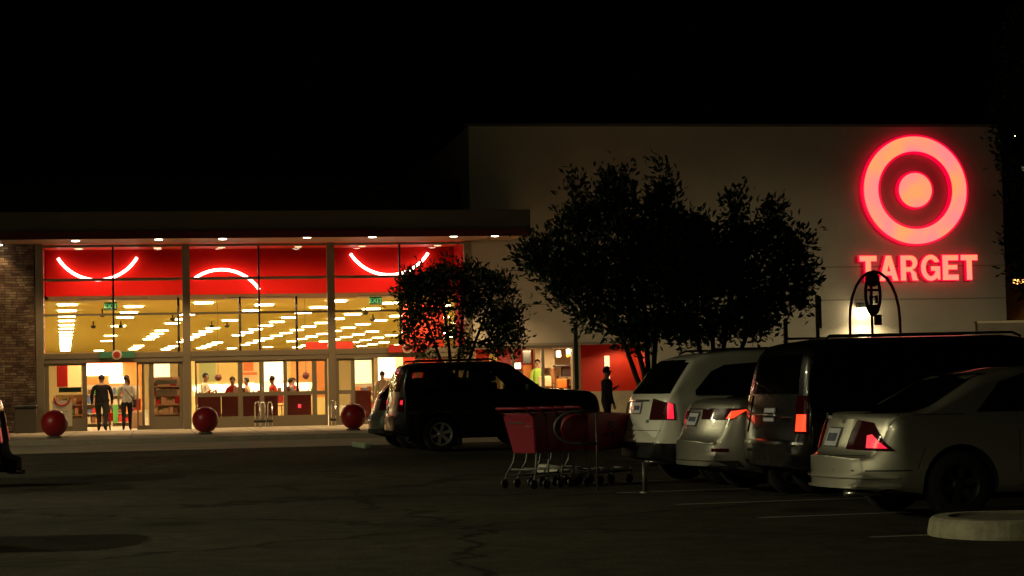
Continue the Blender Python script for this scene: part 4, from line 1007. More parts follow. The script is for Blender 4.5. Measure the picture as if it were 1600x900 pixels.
COUPE = dict(rimm=mat('dark steel wheel', (.03, .03, .03), .5, .5), L=4.44, W=1.70, wheel=.31, axles=(1.03, 3.62), gap=.06, spokes=6, paint=paint('silver paint', (.50, .485, .40), .75, .38), corner=.38, bulge=.30, tumble=.32, sm=.06,
    under=[(0, .30), (.3, .24), (.7, .20), (3.8, .20), (4.44, .30)], belt=[(0, .62), (.10, .66), (.16, .90), (.5, .93), (1.5, .93), (2.6, .90), (3.2, .86), (4.0, .74), (4.44, .6)],
    top=[(0, .56), (.02, .60), (.13, .62), (.16, .88), (.19, .965), (.30, .985), (.66, .99), (.84, 1.03), (1.34, 1.31), (1.72, 1.375), (2.3, 1.39), (2.6, 1.38), (3.05, 1.20), (3.5, .96), (3.8, .90), (4.2, .76), (4.40, .66), (4.44, .6)], detail=d_coupe)
# --- dark boxy van like suv
def d_van(t, patch, P, W, L):
    both(patch, 'side_window', [(.26, 1.12), (.26, 1.54), (.38, 1.61), (1.28, 1.63), (1.28, 1.10)], DKGLASS)
    both(patch, 'side_window', [(1.36, 1.10), (1.36, 1.63), (2.30, 1.63), (2.30, 1.08)], DKGLASS)
    both(patch, 'side_window', [(2.38, 1.08), (2.38, 1.63), (3.0, 1.57), (3.52, 1.08)], DKGLASS)
    patch('rear_window', [(-.68, 1.16), (.68, 1.16), (.62, 1.58), (-.62, 1.58)], 'B', DKGLASS)
    patch('windscreen', [(-.7, 1.15), (.7, 1.15), (.62, 1.62), (-.62, 1.62)], 'F', DKGLASS)
    wrap(patch, 'tail_light', W, [('r', .80, .74), ('s', .12, .74), ('s', .12, 1.14), ('r', .82, 1.14)], RL, off=.006)
    wrap(patch, 'tail_glow', W, [('r', .84, .76), ('s', .09, .76), ('s', .09, .94), ('r', .85, .94)], RLIT2, sides='C', off=.014)
    plate(t, patch, -.16, .16, .86, 1.00)
    patch('bumper_step', [(-.88, .62), (.88, .62), (.88, .645), (-.88, .645)], 'B', CHROME, off=.003, thick=.006)
    seams(t, patch, (((1.32, .4), (1.32, 1.70)), ((2.34, .35), (2.34, 1.70)), ((3.4, .35), (3.5, 1.05)), ((1.3, .35), (3.4, .35))))
    for x in (1.45, 2.5):
        bm = bmesh.new(); box(bm, x, x + .16, -W - .03, -W + .01, .95, .985); bevel(bm, .008); obj('door_handle', bm, CHROME, t)
    mirror_part(t, 3.3, 1.08, W, TRIM)
    for s in (-1, 1):
        bm = bmesh.new(); tube(bm, [(.5, s * .62, 1.74), (.55, s * .62, 1.775), (2.7, s * .62, 1.785), (2.8, s * .62, 1.74)], .014, 8); obj('roof_rail', bm, TRIM, t)
    bm = bmesh.new(); tube(bm, [(-.015, -.45, .92), (-.02, -.4, .94), (-.02, .4, .94)], .014, 6); obj('tailgate_trim', bm, CHROME, t)
VAN = dict(L=4.8, W=1.92, wheel=.36, axles=(1.0, 3.75), gap=.06, spokes=5, paint=paint('black paint', (.006, .006, .006), .0, .25), corner=.18, bulge=.06, tumble=.14, sm=.04,
    under=[(0, .38), (.4, .28), (4.2, .26), (4.8, .34)], belt=[(0, .64), (.06, .68), (.1, 1.04), (3.6, 1.04), (4.8, .8)],
    top=[(0, .62), (.04, .66), (.07, .70), (.10, 1.10), (.22, 1.60), (.34, 1.70), (.7, 1.745), (2.6, 1.755), (2.95, 1.70), (3.75, 1.12), (4.5, 1.0), (4.72, .9), (4.8, .7)], detail=d_van)
# --- silver sedan
def d_sedan(t, patch, P, W, L):
    both(patch, 'side_window', [(1.10, 1.05), (1.42, 1.26), (1.80, 1.37), (2.05, 1.385), (2.05, 1.02)], DKGLASS)
    both(patch, 'side_window', [(2.12, 1.02), (2.12, 1.385), (2.7, 1.36), (3.3, 1.02)], DKGLASS)
    patch('rear_window', [(-.62, 1.12), (.62, 1.12), (.52, 1.36), (-.52, 1.36)], 'B', DKGLASS)
    patch('windscreen', [(-.62, 1.08), (.62, 1.08), (.52, 1.35), (-.52, 1.35)], 'F', DKGLASS)
    wrap(patch, 'tail_light', W, [('r', .42, .87), ('s', .22, .87), ('s', .50, .985), ('s', .36, .995), ('r', .42, 1.0)], RL, off=.006)
    wrap(patch, 'tail_glow', W, [('s', .12, .875), ('s', .26, .885), ('s', .47, .98), ('s', .22, .965)], RLIT2, sides='C', off=.014)
    plate(t, patch, -.16, .16, .80, .94)
    patch('chrome_bar', [(-.4, .985), (.4, .985), (.4, 1.0), (-.4, 1.0)], 'B', CHROME, off=.006, thick=.008)
    patch('reflector', [(-.80, .50), (-.66, .50), (-.66, .54), (-.80, .54)], 'B', RL, off=.006)
    patch('reflector', [(.66, .50), (.80, .50), (.80, .54), (.66, .54)], 'B', RL, off=.006)
    patch('bumper_lip', [(-.85, .32), (.85, .32), (.85, .40), (-.85, .40)], 'B', TRIM, off=.004)
    seams(t, patch, (((1.3, .5), (1.25, .95)), ((2.08, .3), (2.08, 1.0)), ((3.1, .3), (3.2, .98)), ((1.5, .3), (3.1, .3))))
    for x in (1.5, 2.3):
        bm = bmesh.new(); box(bm, x, x + .16, -W - .02, -W + .01, .86, .89); bevel(bm, .008); obj('door_handle', bm, P['paint'], t)
    mirror_part(t, 3.1, 1.0, W, P['paint'])
SEDAN = dict(L=4.8, W=1.84, wheel=.33, axles=(1.05, 3.85), gap=.05, spokes=7, paint=paint('grey silver paint', (.40, .385, .33), .75, .35), corner=.42, bulge=.28, tumble=.34, sm=.06,
    under=[(0, .34), (.3, .26), (.7, .20), (4.0, .20), (4.8, .3)], belt=[(0, .60), (.12, .74), (.18, .98), (1.2, 1.0), (2.6, .98), (3.4, .9), (4.8, .65)],
    top=[(0, .58), (.03, .64), (.12, .74), (.17, 1.0), (.22, 1.07), (.32, 1.10), (.75, 1.10), (1.1, 1.19), (1.6, 1.36), (2.0, 1.44), (2.4, 1.46), (2.8, 1.40), (3.3, 1.15), (3.7, 1.0), (4.3, .88), (4.7, .72), (4.8, .6)], detail=d_sedan)
# --- white crossover
def d_cross(t, patch, P, W, L):
    both(patch, 'side_window', [(.62, 1.14), (.62, 1.20), (.86, 1.44), (1.05, 1.52), (1.62, 1.555), (1.62, 1.13)], DKGLASS)
    both(patch, 'side_window', [(1.66, 1.13), (1.66, 1.555), (2.45, 1.56), (2.45, 1.10)], DKGLASS)
    both(patch, 'side_window', [(2.50, 1.10), (2.50, 1.56), (3.0, 1.50), (3.55, 1.08)], DKGLASS)
    patch('rear_window', [(-.66, 1.17), (.66, 1.17), (.54, 1.595), (-.54, 1.595)], 'B', DKGLASS)
    wrap(patch, 'rear_window', W, [('r', .5, 1.17), ('s', .16, 1.17), ('s', .34, 1.56), ('r', .5, 1.60)], DKGLASS)
    patch('windscreen', [(-.7, 1.1), (.7, 1.1), (.6, 1.5), (-.6, 1.5)], 'F', DKGLASS)
    wrap(patch, 'tail_light', W, [('r', .64, .84), ('s', .30, .84), ('s', .28, 1.04), ('r', .70, 1.11)], RL, off=.008)
    wrap(patch, 'tail_glow', W, [('s', .16, .85), ('s', .28, .85), ('s', .265, 1.03), ('s', .16, 1.06)], RLIT, off=.016)
    plate(t, patch, -.20, .10, .92, 1.06)
    patch('tailgate_trim', [(-.42, 1.075), (.42, 1.075), (.42, 1.095), (-.42, 1.095)], 'B', CHROME, off=.008, thick=.012)
    patch('tailgate_seam', [(-.8, .70), (.8, .70), (.8, .708), (-.8, .708)], 'B', TRIM, off=.002, thick=.002)
    patch('badge', [(-.50, .80), (-.44, .80), (-.44, .84), (-.50, .84)], 'B', mat('badge green', (.05, .15, .03), .4), off=.004)
    seams(t, patch, (((1.65, .5), (1.64, 1.1)), ((2.48, .4), (2.48, 1.08)), ((3.4, .4), (3.45, 1.05)), ((.42, .55), (.42, .80))))
    for x in (1.72, 2.6):
        bm = bmesh.new(); box(bm, x, x + .16, -W - .02, -W + .01, .95, .98); bevel(bm, .008); obj('door_handle', bm, CHROME, t)
    for s in (-1, 1):
        bm = bmesh.new(); tube(bm, [(.9, s * .6, 1.68), (1.0, s * .6, 1.725), (2.6, s * .6, 1.73), (2.7, s * .6, 1.69)], .015, 8); obj('roof_rail', bm, TRIM, t)
    bm = bmesh.new(); tube(bm, [(.05, -.5, .30), (.45, -.5, .30)], .035); obj('exhaust', bm, CHROME, t)
    mirror_part(t, 3.3, 1.08, W, P['paint'])
CROSS = dict(L=4.7, W=1.93, wheel=.37, axles=(1.0, 3.82), gap=.05, spokes=5, paint=paint('white paint', (.78, .77, .66), .0, .35), corner=.30, bulge=.20, tumble=.30, sm=.03, clad=.54, cat='car',
    under=[(0, .36), (.3, .28), (4.2, .24), (4.7, .3)], belt=[(0, .72), (.08, .8), (.16, 1.08), (.5, 1.10), (3.4, 1.06), (4.2, .95), (4.7, .7)],
    top=[(0, .54), (.012, .56), (.04, .74), (.09, .84), (.13, 1.10), (.22, 1.20), (.48, 1.48), (.62, 1.60), (.85, 1.66), (1.4, 1.70), (2.4, 1.71), (2.9, 1.64), (3.7, 1.16), (4.3, 1.04), (4.62, .9), (4.7, .65)], detail=d_cross)
# --- black compact suv
def d_suv(t, patch, P, W, L):
    both(patch, 'side_window', [(.33, 1.24), (.36, 1.65), (.97, 1.68), (.97, 1.23)], CG)
    both(patch, 'side_window', [(1.13, 1.23), (1.13, 1.69), (1.94, 1.70), (1.94, 1.22)], CG)
    both(patch, 'side_window', [(1.99, 1.22), (1.99, 1.70), (2.44, 1.66), (2.90, 1.22)], CG)
    patch('rear_window', [(-.62, 1.24), (.62, 1.24), (.56, 1.64), (-.56, 1.64)], 'B', CG)
    patch('windscreen', [(-.66, 1.30), (.66, 1.30), (.56, 1.68), (-.56, 1.68)], 'F', CG)
    wrap(patch, 'tail_light', W, [('r', .74, .84), ('s', .14, .84), ('s', .14, 1.12), ('r', .76, 1.12)], RL, off=.008)
    wrap(patch, 'tail_glow', W, [('s', .0, .99), ('s', .11, .97), ('s', .11, 1.07), ('s', .02, 1.06)], RLIT, off=.016)
    for x in (1.28, 2.1):
        for y in (-.35, .35):
            bm = bmesh.new(); box(bm, x, x + .12, y - .13, y + .13, 1.42, 1.60); bevel(bm, .04, 3); o = obj('headrest', bm, TRIM, t, True)
            bm = bmesh.new(); box(bm, x - .02, x + .12, y - .24, y + .24, 1.1, 1.40); bevel(bm, .05, 3); obj('seat_back', bm, TRIM, t, True)
    plate(t, patch, .30, .60, .80, .94)
    both(patch, 'fender_flare', [(.38, .50), (.44, .78), (.70, .90), (1.22, .90), (1.42, .76), (1.46, .5), (1.36, .5), (1.3, .70), (1.14, .83), (.76, .83), (.56, .72), (.48, .5)], TRIM, off=.012, thick=.02)
    both(patch, 'rub_strip', [(1.5, .56), (3.1, .56), (3.1, .62), (1.5, .62)], TRIM, off=.01, thick=.01)
    seams(t, patch, (((1.05, .9), (1.05, 1.12)), ((2.03, .35), (2.03, 1.1)), ((3.1, .4), (3.15, 1.08)), ((1.5, .35), (3.1, .35))))
    for x in (1.2, 2.15):
        bm = bmesh.new(); box(bm, x, x + .16, -W - .02, -W + .01, .96, .99); bevel(bm, .008); obj('door_handle', bm, TRIM, t)
    for s in (-1, 1):
        bm = bmesh.new(); tube(bm, [(.45, s * .55, 1.81), (.5, s * .55, 1.87), (2.1, s * .55, 1.88), (2.2, s * .55, 1.82)], .018, 8); obj('roof_rail', bm, TRIM, t)
    mirror_part(t, 2.80, 1.20, W, TRIM)
CG = glassmat('suv glass', (.74, .76, .72), .03)
SUV = dict(see=[[(.38, 1.28), (.40, 1.62), (.92, 1.64), (.92, 1.27)], [(1.18, 1.27), (1.18, 1.66), (1.90, 1.67), (1.90, 1.26)], [(2.02, 1.26), (2.02, 1.67), (2.40, 1.63), (2.80, 1.26)]], L=4.45, W=1.82, wheel=.365, axles=(.95, 3.6), gap=.07, spokes=6, paint=paint('black suv paint', (.010, .010, .011), .0, .3), corner=.22, bulge=.08, tumble=.18, sm=.045,
    under=[(0, .45), (.3, .32), (4.0, .32), (4.45, .42)], belt=[(0, .72), (.06, .8), (.1, 1.16), (3.1, 1.16), (4.45, .98)],
    top=[(0, .70), (.04, .74), (.08, .80), (.11, 1.18), (.20, 1.62), (.30, 1.77), (.55, 1.82), (2.2, 1.83), (2.45, 1.78), (3.10, 1.28), (3.25, 1.25), (4.2, 1.18), (4.38, 1.08), (4.45, .85)], detail=d_suv)
HEAD = R(13.5)
def aim(px, py, D, back=0): p = at(px, py, D); return (p.x, p.y, 0)
def place(P, label, px_corner, D, rz=HEAD):
    """near right rear corner of the body at picture column px_corner and distance D"""
    p = at(px_corner, 700, D); W = P['W'] / 2
    c, s = math.cos(rz), math.sin(rz); lx, ly = P.get('bulge', .1) * .75, -W
    return build_car(label, (p.x - (lx * c - ly * s), p.y - (lx * s + ly * c), 0), rz, P)
place(COUPE, 'silver two door coupe in the foreground at the right edge', 1374, 18.6)
place(VAN, 'black boxy van with a glowing vertical tail light behind the silver coupe', 1250, 21.6)
place(SEDAN, 'grey silver sedan between the white car and the black van', 1134, 23.4)
place(CROSS, 'white crossover with dark tinted glass behind the shopping carts', 1036, 25.8)
place(SUV, 'black compact utility car parked in front of the right glass bay', 623, 41.6)
HATCH = dict(SEDAN); HATCH.update(L=4.2, W=1.74, axles=(.8, 3.35), corner=.34, paint=paint('silver hatch paint', (.11, .12, .10), .5, .35),
    top=[(0, .62), (.03, .68), (.10, .80), (.15, 1.05), (.25, 1.18), (.50, 1.42), (.75, 1.52), (1.6, 1.56), (2.3, 1.50), (3.0, 1.12), (3.9, .9), (4.2, .6)])
def d_hatch(t, patch, P, W, L):
    both(patch, 'side_window', [(.85, 1.08), (.95, 1.42), (1.7, 1.45), (1.7, 1.05)], DKGLASS)
    both(patch, 'side_window', [(1.76, 1.05), (1.76, 1.45), (2.2, 1.42), (2.8, 1.05)], DKGLASS)
    patch('rear_window', [(-.66, 1.10), (.66, 1.10), (.52, 1.44), (-.52, 1.44)], 'B', DKGLASS)
    wrap(patch, 'tail_light', W, [('r', .60, .85), ('s', .10, .85), ('s', .12, 1.12), ('r', .66, 1.12)], RL, off=.008)
    plate(t, patch, -.16, .16, .62, .76)
    patch('bumper_lip', [(-.8, .34), (.8, .34), (.8, .44), (-.8, .44)], 'B', TRIM, off=.004)
HATCH['detail'] = d_hatch
place(HATCH, 'silver hatchback half hidden beyond the black utility car', 603, 44.4)
# car at the left edge, nose to the left
LEFT = dict(SUV); LEFT.update(see=None, L=4.5, bulge=.02, paint=mat('dark red black paint', (.008, .005, .006), .9, 0, coat=0, spec=.05))
def d_left(t, patch, P, W, L):
    both(patch, 'side_window', [(.35, 1.12), (.45, 1.42), (1.3, 1.48), (1.3, 1.08)], DKGLASS)
    both(patch, 'side_window', [(1.4, 1.08), (1.4, 1.48), (2.4, 1.48), (2.9, 1.08)], DKGLASS)
    patch('rear_window', [(-.62, 1.10), (.62, 1.10), (.54, 1.40), (-.54, 1.40)], 'B', DKGLASS)
    wrap(patch, 'tail_light', W, [('r', .78, .64), ('s', .36, .64), ('s', .38, 1.08), ('r', .80, 1.08)], mat('matt red lens', (.06, .002, .003), .5), off=.008)
    wrap(patch, 'tail_glow', W, [('r', .86, .66), ('s', .28, .66), ('s', .28, .86), ('r', .86, .86)], mat('dull lit tail', (.2, .01, .02), .3, emit=(1, .03, .08), es=.22), off=.016)
    wrap(patch, 'tail_glow', W, [('r', .86, .92), ('s', .28, .92), ('s', .28, 1.04), ('r', .86, 1.04)], mat('dull lit tail 2', (.1, .01, .02), .3, emit=(1, .03, .08), es=.05), off=.016)
    bm = bmesh.new(); tube(bm, [(-.05, -.5, .18), (.2, -.5, .18)], .03); obj('exhaust', bm, CHROME, t)
    bm = bmesh.new(); tube(bm, [(-.06, .6, .24), (.05, .6, .24)], .03); obj('tow_hitch', bm, CHROME, t)
LEFT.update(under=[(0, .20), (.3, .24), (4.0, .30), (4.45, .42)], top=[(0, .38), (.03, .42), (.16, .44), (.22, .60), (.24, 1.10), (.36, 1.38), (.5, 1.46), (1.2, 1.52), (2.3, 1.52), (3.1, 1.1), (4.2, .95), (4.5, .7)], detail=d_left)
pp = at(24, 700, 29.3)
build_car('dark car cut off by the left edge of the picture', (pp.x - .16, pp.y + .9, 0), R(190), LEFT)
sp = at(-40, 800, 17.9)
SH = dict(SEDAN); SH.update(paint=paint('dark blue paint', (.02, .025, .05), .4, .3))
build_car('dark blue sedan left of the picture whose shadow falls on the asphalt', (sp.x - .45, sp.y + .4, 0), R(182), SH)
# ------------------------------------------------------------------ trees
def leafmat(name, a, b):
    mt = bpy.data.materials.new(name); mt.use_nodes = True; t = mt.node_tree; bs = t.nodes['Principled BSDF']
    g = t.nodes.new('ShaderNodeNewGeometry'); r = t.nodes.new('ShaderNodeValToRGB'); r.color_ramp.elements[0].color = (*a, 1); r.color_ramp.elements[1].color = (*b, 1)
    t.links.new(g.outputs['Random Per Island'], r.inputs[0]); t.links.new(r.outputs[0], bs.inputs['Base Color']); bs.inputs['Roughness'].default_value = .5; bs.inputs['Specular IOR Level'].default_value = .25
    return mt
LEAF = leafmat('laurel leaf', (.03, .055, .022), (.10, .17, .05)); BARK = mat('bark', (.05, .042, .03), .9, bump=.8, bscale=25, var=.3)
SHR = .77
def tree(label, D, base_px, clumps, stems, leaves, leaf=.10, seed=1, group=None):
    """clumps: (px, py, rx_px, ry_px) read off the picture and turned into metres at distance D; depth is given by the radius"""
    rnd = random.Random(seed); s = FPX / D
    b = at(base_px, 700, D); base = Vector((b.x, b.y, 0))
    t = thing('tree', label, 'tree', base, 0, group)
    C = []
    for cx, cy, rx, ry in clumps:
        q = at(cx, cy, D); q.y += rnd.uniform(-.5, .5) * min(rx / s, .8)
        C.append((q - base, rx / s * SHR, max(rx, ry) / s * .8, ry / s * SHR))
    bm = bmesh.new()
    tips = []
    for (dx, dy, h) in stems:       # stem leaning to a point at height h
        p0 = Vector((dx * .10, dy * .15, -.05)); p1 = Vector((dx * .22, dy * .3, h * .45)); p2 = Vector((dx, dy, h))
        tube(bm, [p0, p0.lerp(p1, .5) + Vector((.02, 0, 0)), p1, p1.lerp(p2, .5) + Vector((rnd.uniform(-.05, .05), 0, 0)), p2], [.055, .05, .042, .034, .022], 8)
        tips += [p2, p1.lerp(p2, .5)]
    bl = bm
    for c, rx, ry, rz in C:
        a = min(tips, key=lambda q: (q - c).length)
        for k in range(5):
            e = c + Vector((rnd.uniform(-.7, .7) * rx, rnd.uniform(-.7, .7) * ry, rnd.uniform(-.6, .7) * rz)); mdd = a.lerp(e, .5) + Vector((rnd.uniform(-.1, .1), rnd.uniform(-.1, .1), rnd.uniform(-.02, .12)))
            tube(bl, [a, mdd, e], [.018, .011, .004], 5)
    tr = obj('trunk', bl, BARK, t)
    tot = sum(rx * rz for _, rx, _, rz in C); verts = []; faces = []
    for c, rx, ry, rz in C:
        nl = int(leaves * rx * rz / tot); nt = max(6, nl // 14)
        for _ in range(nt):
            # twig tips inside the clump, more toward the outside
            d = Vector((rnd.gauss(0, 1), rnd.gauss(0, 1), rnd.gauss(0, 1))).normalized() * rnd.random() ** .36
            lump = 1 + .42 * noise.noise(Vector((c.x * 3 + d.x * 2, d.y * 2, c.z * 3 + d.z * 2)))
            tc = c + Vector((d.x * rx, d.y * ry, d.z * rz)) * lump
            ax_ = Vector((d.x, d.y, d.z + .5)).normalized()
            for _k in range(14):
                o = tc + Vector((rnd.gauss(0, 1), rnd.gauss(0, 1), rnd.gauss(0, 1))) * leaf * .8 + ax_ * rnd.uniform(-.1, .12)
                dr = (ax_ + Vector((rnd.uniform(-1, 1), rnd.uniform(-1, 1), rnd.uniform(-1, 1))) * .9).normalized()
                sd = dr.cross(Vector((rnd.uniform(-1, 1), rnd.uniform(-1, 1), rnd.uniform(-1, 1)))).normalized()
                l = leaf * rnd.uniform(.7, 1.25); i = len(verts); up = dr.cross(sd) * l * .08
                verts += [o, o + dr * l * .5 + sd * l * .21 + up, o + dr * l, o + dr * l * .5 - sd * l * .21 + up]; faces.append((i, i + 1, i + 2, i + 3))
    me = bpy.data.meshes.new('crown'); me.from_pydata(verts, [], faces); me.materials.append(LEAF)
    obj('crown', None, None, t, me=me)
    return t
tree('small multi stemmed tree behind the black utility car', 47, 712, [(650, 448, 32, 32), (690, 440, 38, 32), (735, 440, 38, 28), (775, 450, 30, 26), (655, 490, 30, 22), (740, 480, 34, 22), (640, 462, 22, 40), (640, 520, 16, 18), (795, 500, 24, 34), (805, 530, 14, 20), (770, 510, 22, 24), (700, 520, 30, 14), (660, 545, 22, 12), (780, 545, 30, 14), (730, 540, 20, 14), (690, 470, 24, 22)],
     [(-.8, .1, 3.3), (-.25, -.2, 3.4), (.25, .1, 3.5), (.85, -.1, 3.2)], 9500, .125, 4)
tree('large dark tree left of centre behind the white crossover, leaning left', 32.5, 1018, [(860, 400, 50, 34), (905, 350, 42, 36), (960, 330, 45, 50), (1000, 400, 60, 60), (930, 420, 60, 44), (900, 455, 42, 30), (1035, 330, 34, 52), (965, 285, 18, 24), (898, 298, 12, 22), (1036, 278, 9, 26), (940, 480, 30, 26), (990, 470, 40, 34), (870, 440, 30, 24), (835, 405, 26, 20), (1045, 420, 40, 60), (1040, 490, 24, 34), (925, 500, 22, 16), (975, 525, 22, 14), (1000, 540, 26, 14), (1010, 510, 40, 22), (1060, 515, 34, 24), (980, 505, 24, 18), (1070, 450, 40, 40)],
     [(-.8, .1, 2.9), (-.4, -.1, 3.2), (-.1, .1, 3.4), (.25, 0, 3.2)], 13500, .125, 8, 'large dark trees behind the row of cars')
tree('large dark tree right of centre behind the black van, wider to the right', 33.5, 1122, [(1085, 385, 44, 48), (1130, 390, 48, 42), (1150, 322, 14, 30), (1190, 380, 50, 40), (1205, 335, 16, 28), (1240, 385, 32, 26), (1230, 425, 38, 26), (1100, 440, 50, 50), (1160, 450, 50, 44), (1215, 470, 42, 26), (1190, 500, 30, 20), (1090, 500, 36, 30), (1150, 502, 34, 22), (1258, 440, 18, 22), (1255, 462, 16, 16), (1060, 400, 30, 60), (1078, 365, 30, 34), (1120, 515, 34, 20), (1080, 525, 26, 16), (1170, 515, 26, 14)],
     [(-.5, .1, 2.9), (-.1, -.1, 3.3), (.3, .1, 3.2), (.9, 0, 2.8)], 12500, .125, 12, 'large dark trees behind the row of cars')
tree('dark tree at the right edge of the picture beyond the cars', 30, 1668, [(1640, 60, 90, 60), (1610, 160, 60, 60), (1660, 220, 90, 70), (1640, 310, 70, 60), (1610, 370, 40, 40), (1605, 425, 26, 18), (1650, 430, 60, 50), (1700, 350, 80, 80), (1580, 240, 28, 34), (1700, 120, 80, 80), (1640, 0, 80, 50)],
     [(-.6, 0, 3.6), (.1, .2, 4.5), (.7, -.1, 3.8), (0, -.2, 2.8)], 34000, .10, 21)
# sign posts near the trees
def sign_post(px, D, top_py, label, plate_py=None, wd=.035, rz=R(80)):
    q = at(px, top_py, D)
    t = thing('sign_post', label, 'sign post', (q.x, q.y, 0), 0)
    bm = bmesh.new(); box(bm, -wd, wd, -wd, wd, 0, q.z); bevel(bm, .006); obj('post', bm, mat('post metal', (.16, .14, .11), .6, .4), t)
    if plate_py:
        z0 = at(px, plate_py, D).z
        bm = bmesh.new(); box(bm, -.18, .18, -.012, .012, z0, q.z - .02); bevel(bm, .006); o = obj('sign_plate', bm, mat('sign back', (.10, .09, .07), .5, .5), t); o.rotation_euler.z = rz; o.location = (.03, -.07, 0)
sign_post(899, 50, 503, 'slim post rising in front of the red recess wall', None, .05)
sign_post(1276, 35, 461, 'post with a sign plate seen edge on right of the big trees', 513, .03, R(74))
sign_post(1227, 35, 500, 'post under the right side of the big trees', None, .035)
# ------------------------------------------------------------------ shopping carts and the cart corral
CARTRED = mat('red cart plastic', (.22, .008, .022), .5); CARTGREY = mat('cart frame grey', (.12, .12, .11), .5, .4); EMB = mat('pale emblem', (.22, .13, .12), .5); DULL = mat('dull pipe', (.07, .07, .065), .5, .4)
def make_cart(label):
    """x: width, +y: nose, handle at -y"""
    t = thing('shopping_cart', label, 'shopping cart', (0, 0, 0), 0, 'red shopping carts at the cart corral')
    bm = bmesh.new()
    # tapered basket walls with slots
    B = [(-.20, -.32, .46), (.20, -.32, .46), (.17, .40, .50), (-.17, .40, .50)]; T = [(-.28, -.42, .95), (.28, -.42, .95), (.22, .50, .90), (-.22, .50, .90)]
    def wall(b0, b1, t0, t1, th=.012):
        b0, b1, t0, t1 = map(Vector, (b0, b1, t0, t1)); n = (b1 - b0).cross(t0 - b0).normalized() * th
        vs = [bm.verts.new(p) for p in (b0, b1, t1, t0, b0 + n, b1 + n, t1 + n, t0 + n)]
        for f in ((0, 1, 2, 3), (7, 6, 5, 4), (0, 4, 5, 1), (1, 5, 6, 2), (2, 6, 7, 3), (3, 7, 4, 0)): bm.faces.new([vs[i] for i in f])
    for i in range(4): wall(B[i], B[(i + 1) % 4], T[i], T[(i + 1) % 4])
    wall(B[0], B[3], B[1], B[2])
    for s in (-1, 1):       # slot shadows on the flanks
        for k in range(7):
            y = -.2 + k * .09
            for z in (.66, .80):
                c = Vector((s * (.222 + (z - .62) * .13 + (-.03 if y > .1 else 0)), y, z)); box(bm, c.x - .004, c.x + .004, y - .028, y + .028, z - .03, z + .03, 1)
    for k in range(-1, 2):
        box(bm, k * .1 - .085, k * .1 - .015, -.411, -.385, .82, .89, 1)
    bk = obj('basket', bm, [CARTRED, BLACKP], t)
    bm = bmesh.new(); tube(bm, [T[0], T[1], T[2], T[3]], .014, 8, closed=True); obj('rim', bm, mat('worn rim', (.16, .05, .05), .4), bk)
    for spot_ in range(3):
      bm = bmesh.new()
      for r0, r1 in ((.045, .06), (.0, .022)):
        if spot_ == 0: lathe(bm, [(max(r0, .0005), -.006), (r1, -.006), (r1, 0), (max(r0, .0005), 0)], 24, 'y', org=(.165, -.396, .83), cap=False)
        if spot_ == 1: lathe(bm, [(max(r0, .0005), -.006), (r1, -.006), (r1, 0), (max(r0, .0005), 0)], 24, 'x', org=(-.262, .05, .78), cap=False)
        if spot_ == 2: lathe(bm, [(max(r0, .0005), -.006), (r1, -.006), (r1, 0), (max(r0, .0005), 0)], 24, 'x', org=(.266, .05, .78), cap=False)
      obj('emblem', bm, EMB, bk)
    bm = bmesh.new(); tube(bm, [(-.27, -.43, .93), (-.27, -.54, 1.02), (.27, -.54, 1.02), (.27, -.43, .93)], .017, 8); obj('handle', bm, CARTRED, t)
    bm = bmesh.new()
    for s in (-1, 1):
        tube(bm, [(s * .24, -.34, .80), (s * .20, -.30, .46), (s * .21, -.32, .33), (s * .27, -.40, .16)], .014, 8)
        tube(bm, [(s * .27, -.40, .16), (s * .19, .42, .17), (s * .16, .44, .2)], .014, 8)
        tube(bm, [(s * .20, -.2, .445), (s * .17, .36, .48)], .012, 8)
    tube(bm, [(-.235, -.35, .24), (.235, -.35, .24)], .014, 8); tube(bm, [(-.16, .44, .2), (.16, .44, .2)], .012, 8)
    obj('frame', bm, CARTGREY, t)
    for x, y in ((-.27, -.40), (.27, -.40), (-.19, .42), (.19, .42)):
        bm = bmesh.new(); lathe(bm, [(.001, -.014), (.055, -.014), (.06, -.008), (.06, .008), (.055, .014), (.001, .014)], 20, 'x', org=(x, y - .03, .06))
        wh = obj('wheel', bm, BLACKP, t)
        bm = bmesh.new(); tube(bm, [(x, y - .03, .07), (x, y, .17)], .012, 6); obj('caster', bm, CARTGREY, wh)
    return t
c0 = make_cart('red shopping cart at the left end of the nested carts, its slotted panel facing us')
a = R(-24)
def cp(px, D): q = at(px, 700, D); return Vector((q.x, q.y, 0))
a = R(-47)
c0.location = cp(848, 26.4); c0.rotation_euler.z = a
fw = Vector((-math.sin(a), math.cos(a), 0))
for k, nm in enumerate(('second', 'third', 'fourth')):
    dup(c0, c0.location + fw * (.22 * (k + 1)) + Vector((.015 * (k % 2), -.01 * k, 0)), a + .015 * (k % 2), 'red shopping cart nested %s in the row behind the left end cart' % nm)
dup(c0, c0.location + fw * .92 + Vector((.05, -.06, 0)), a - .05, 'red shopping cart at the right end of the row, its nose at the white crossover')
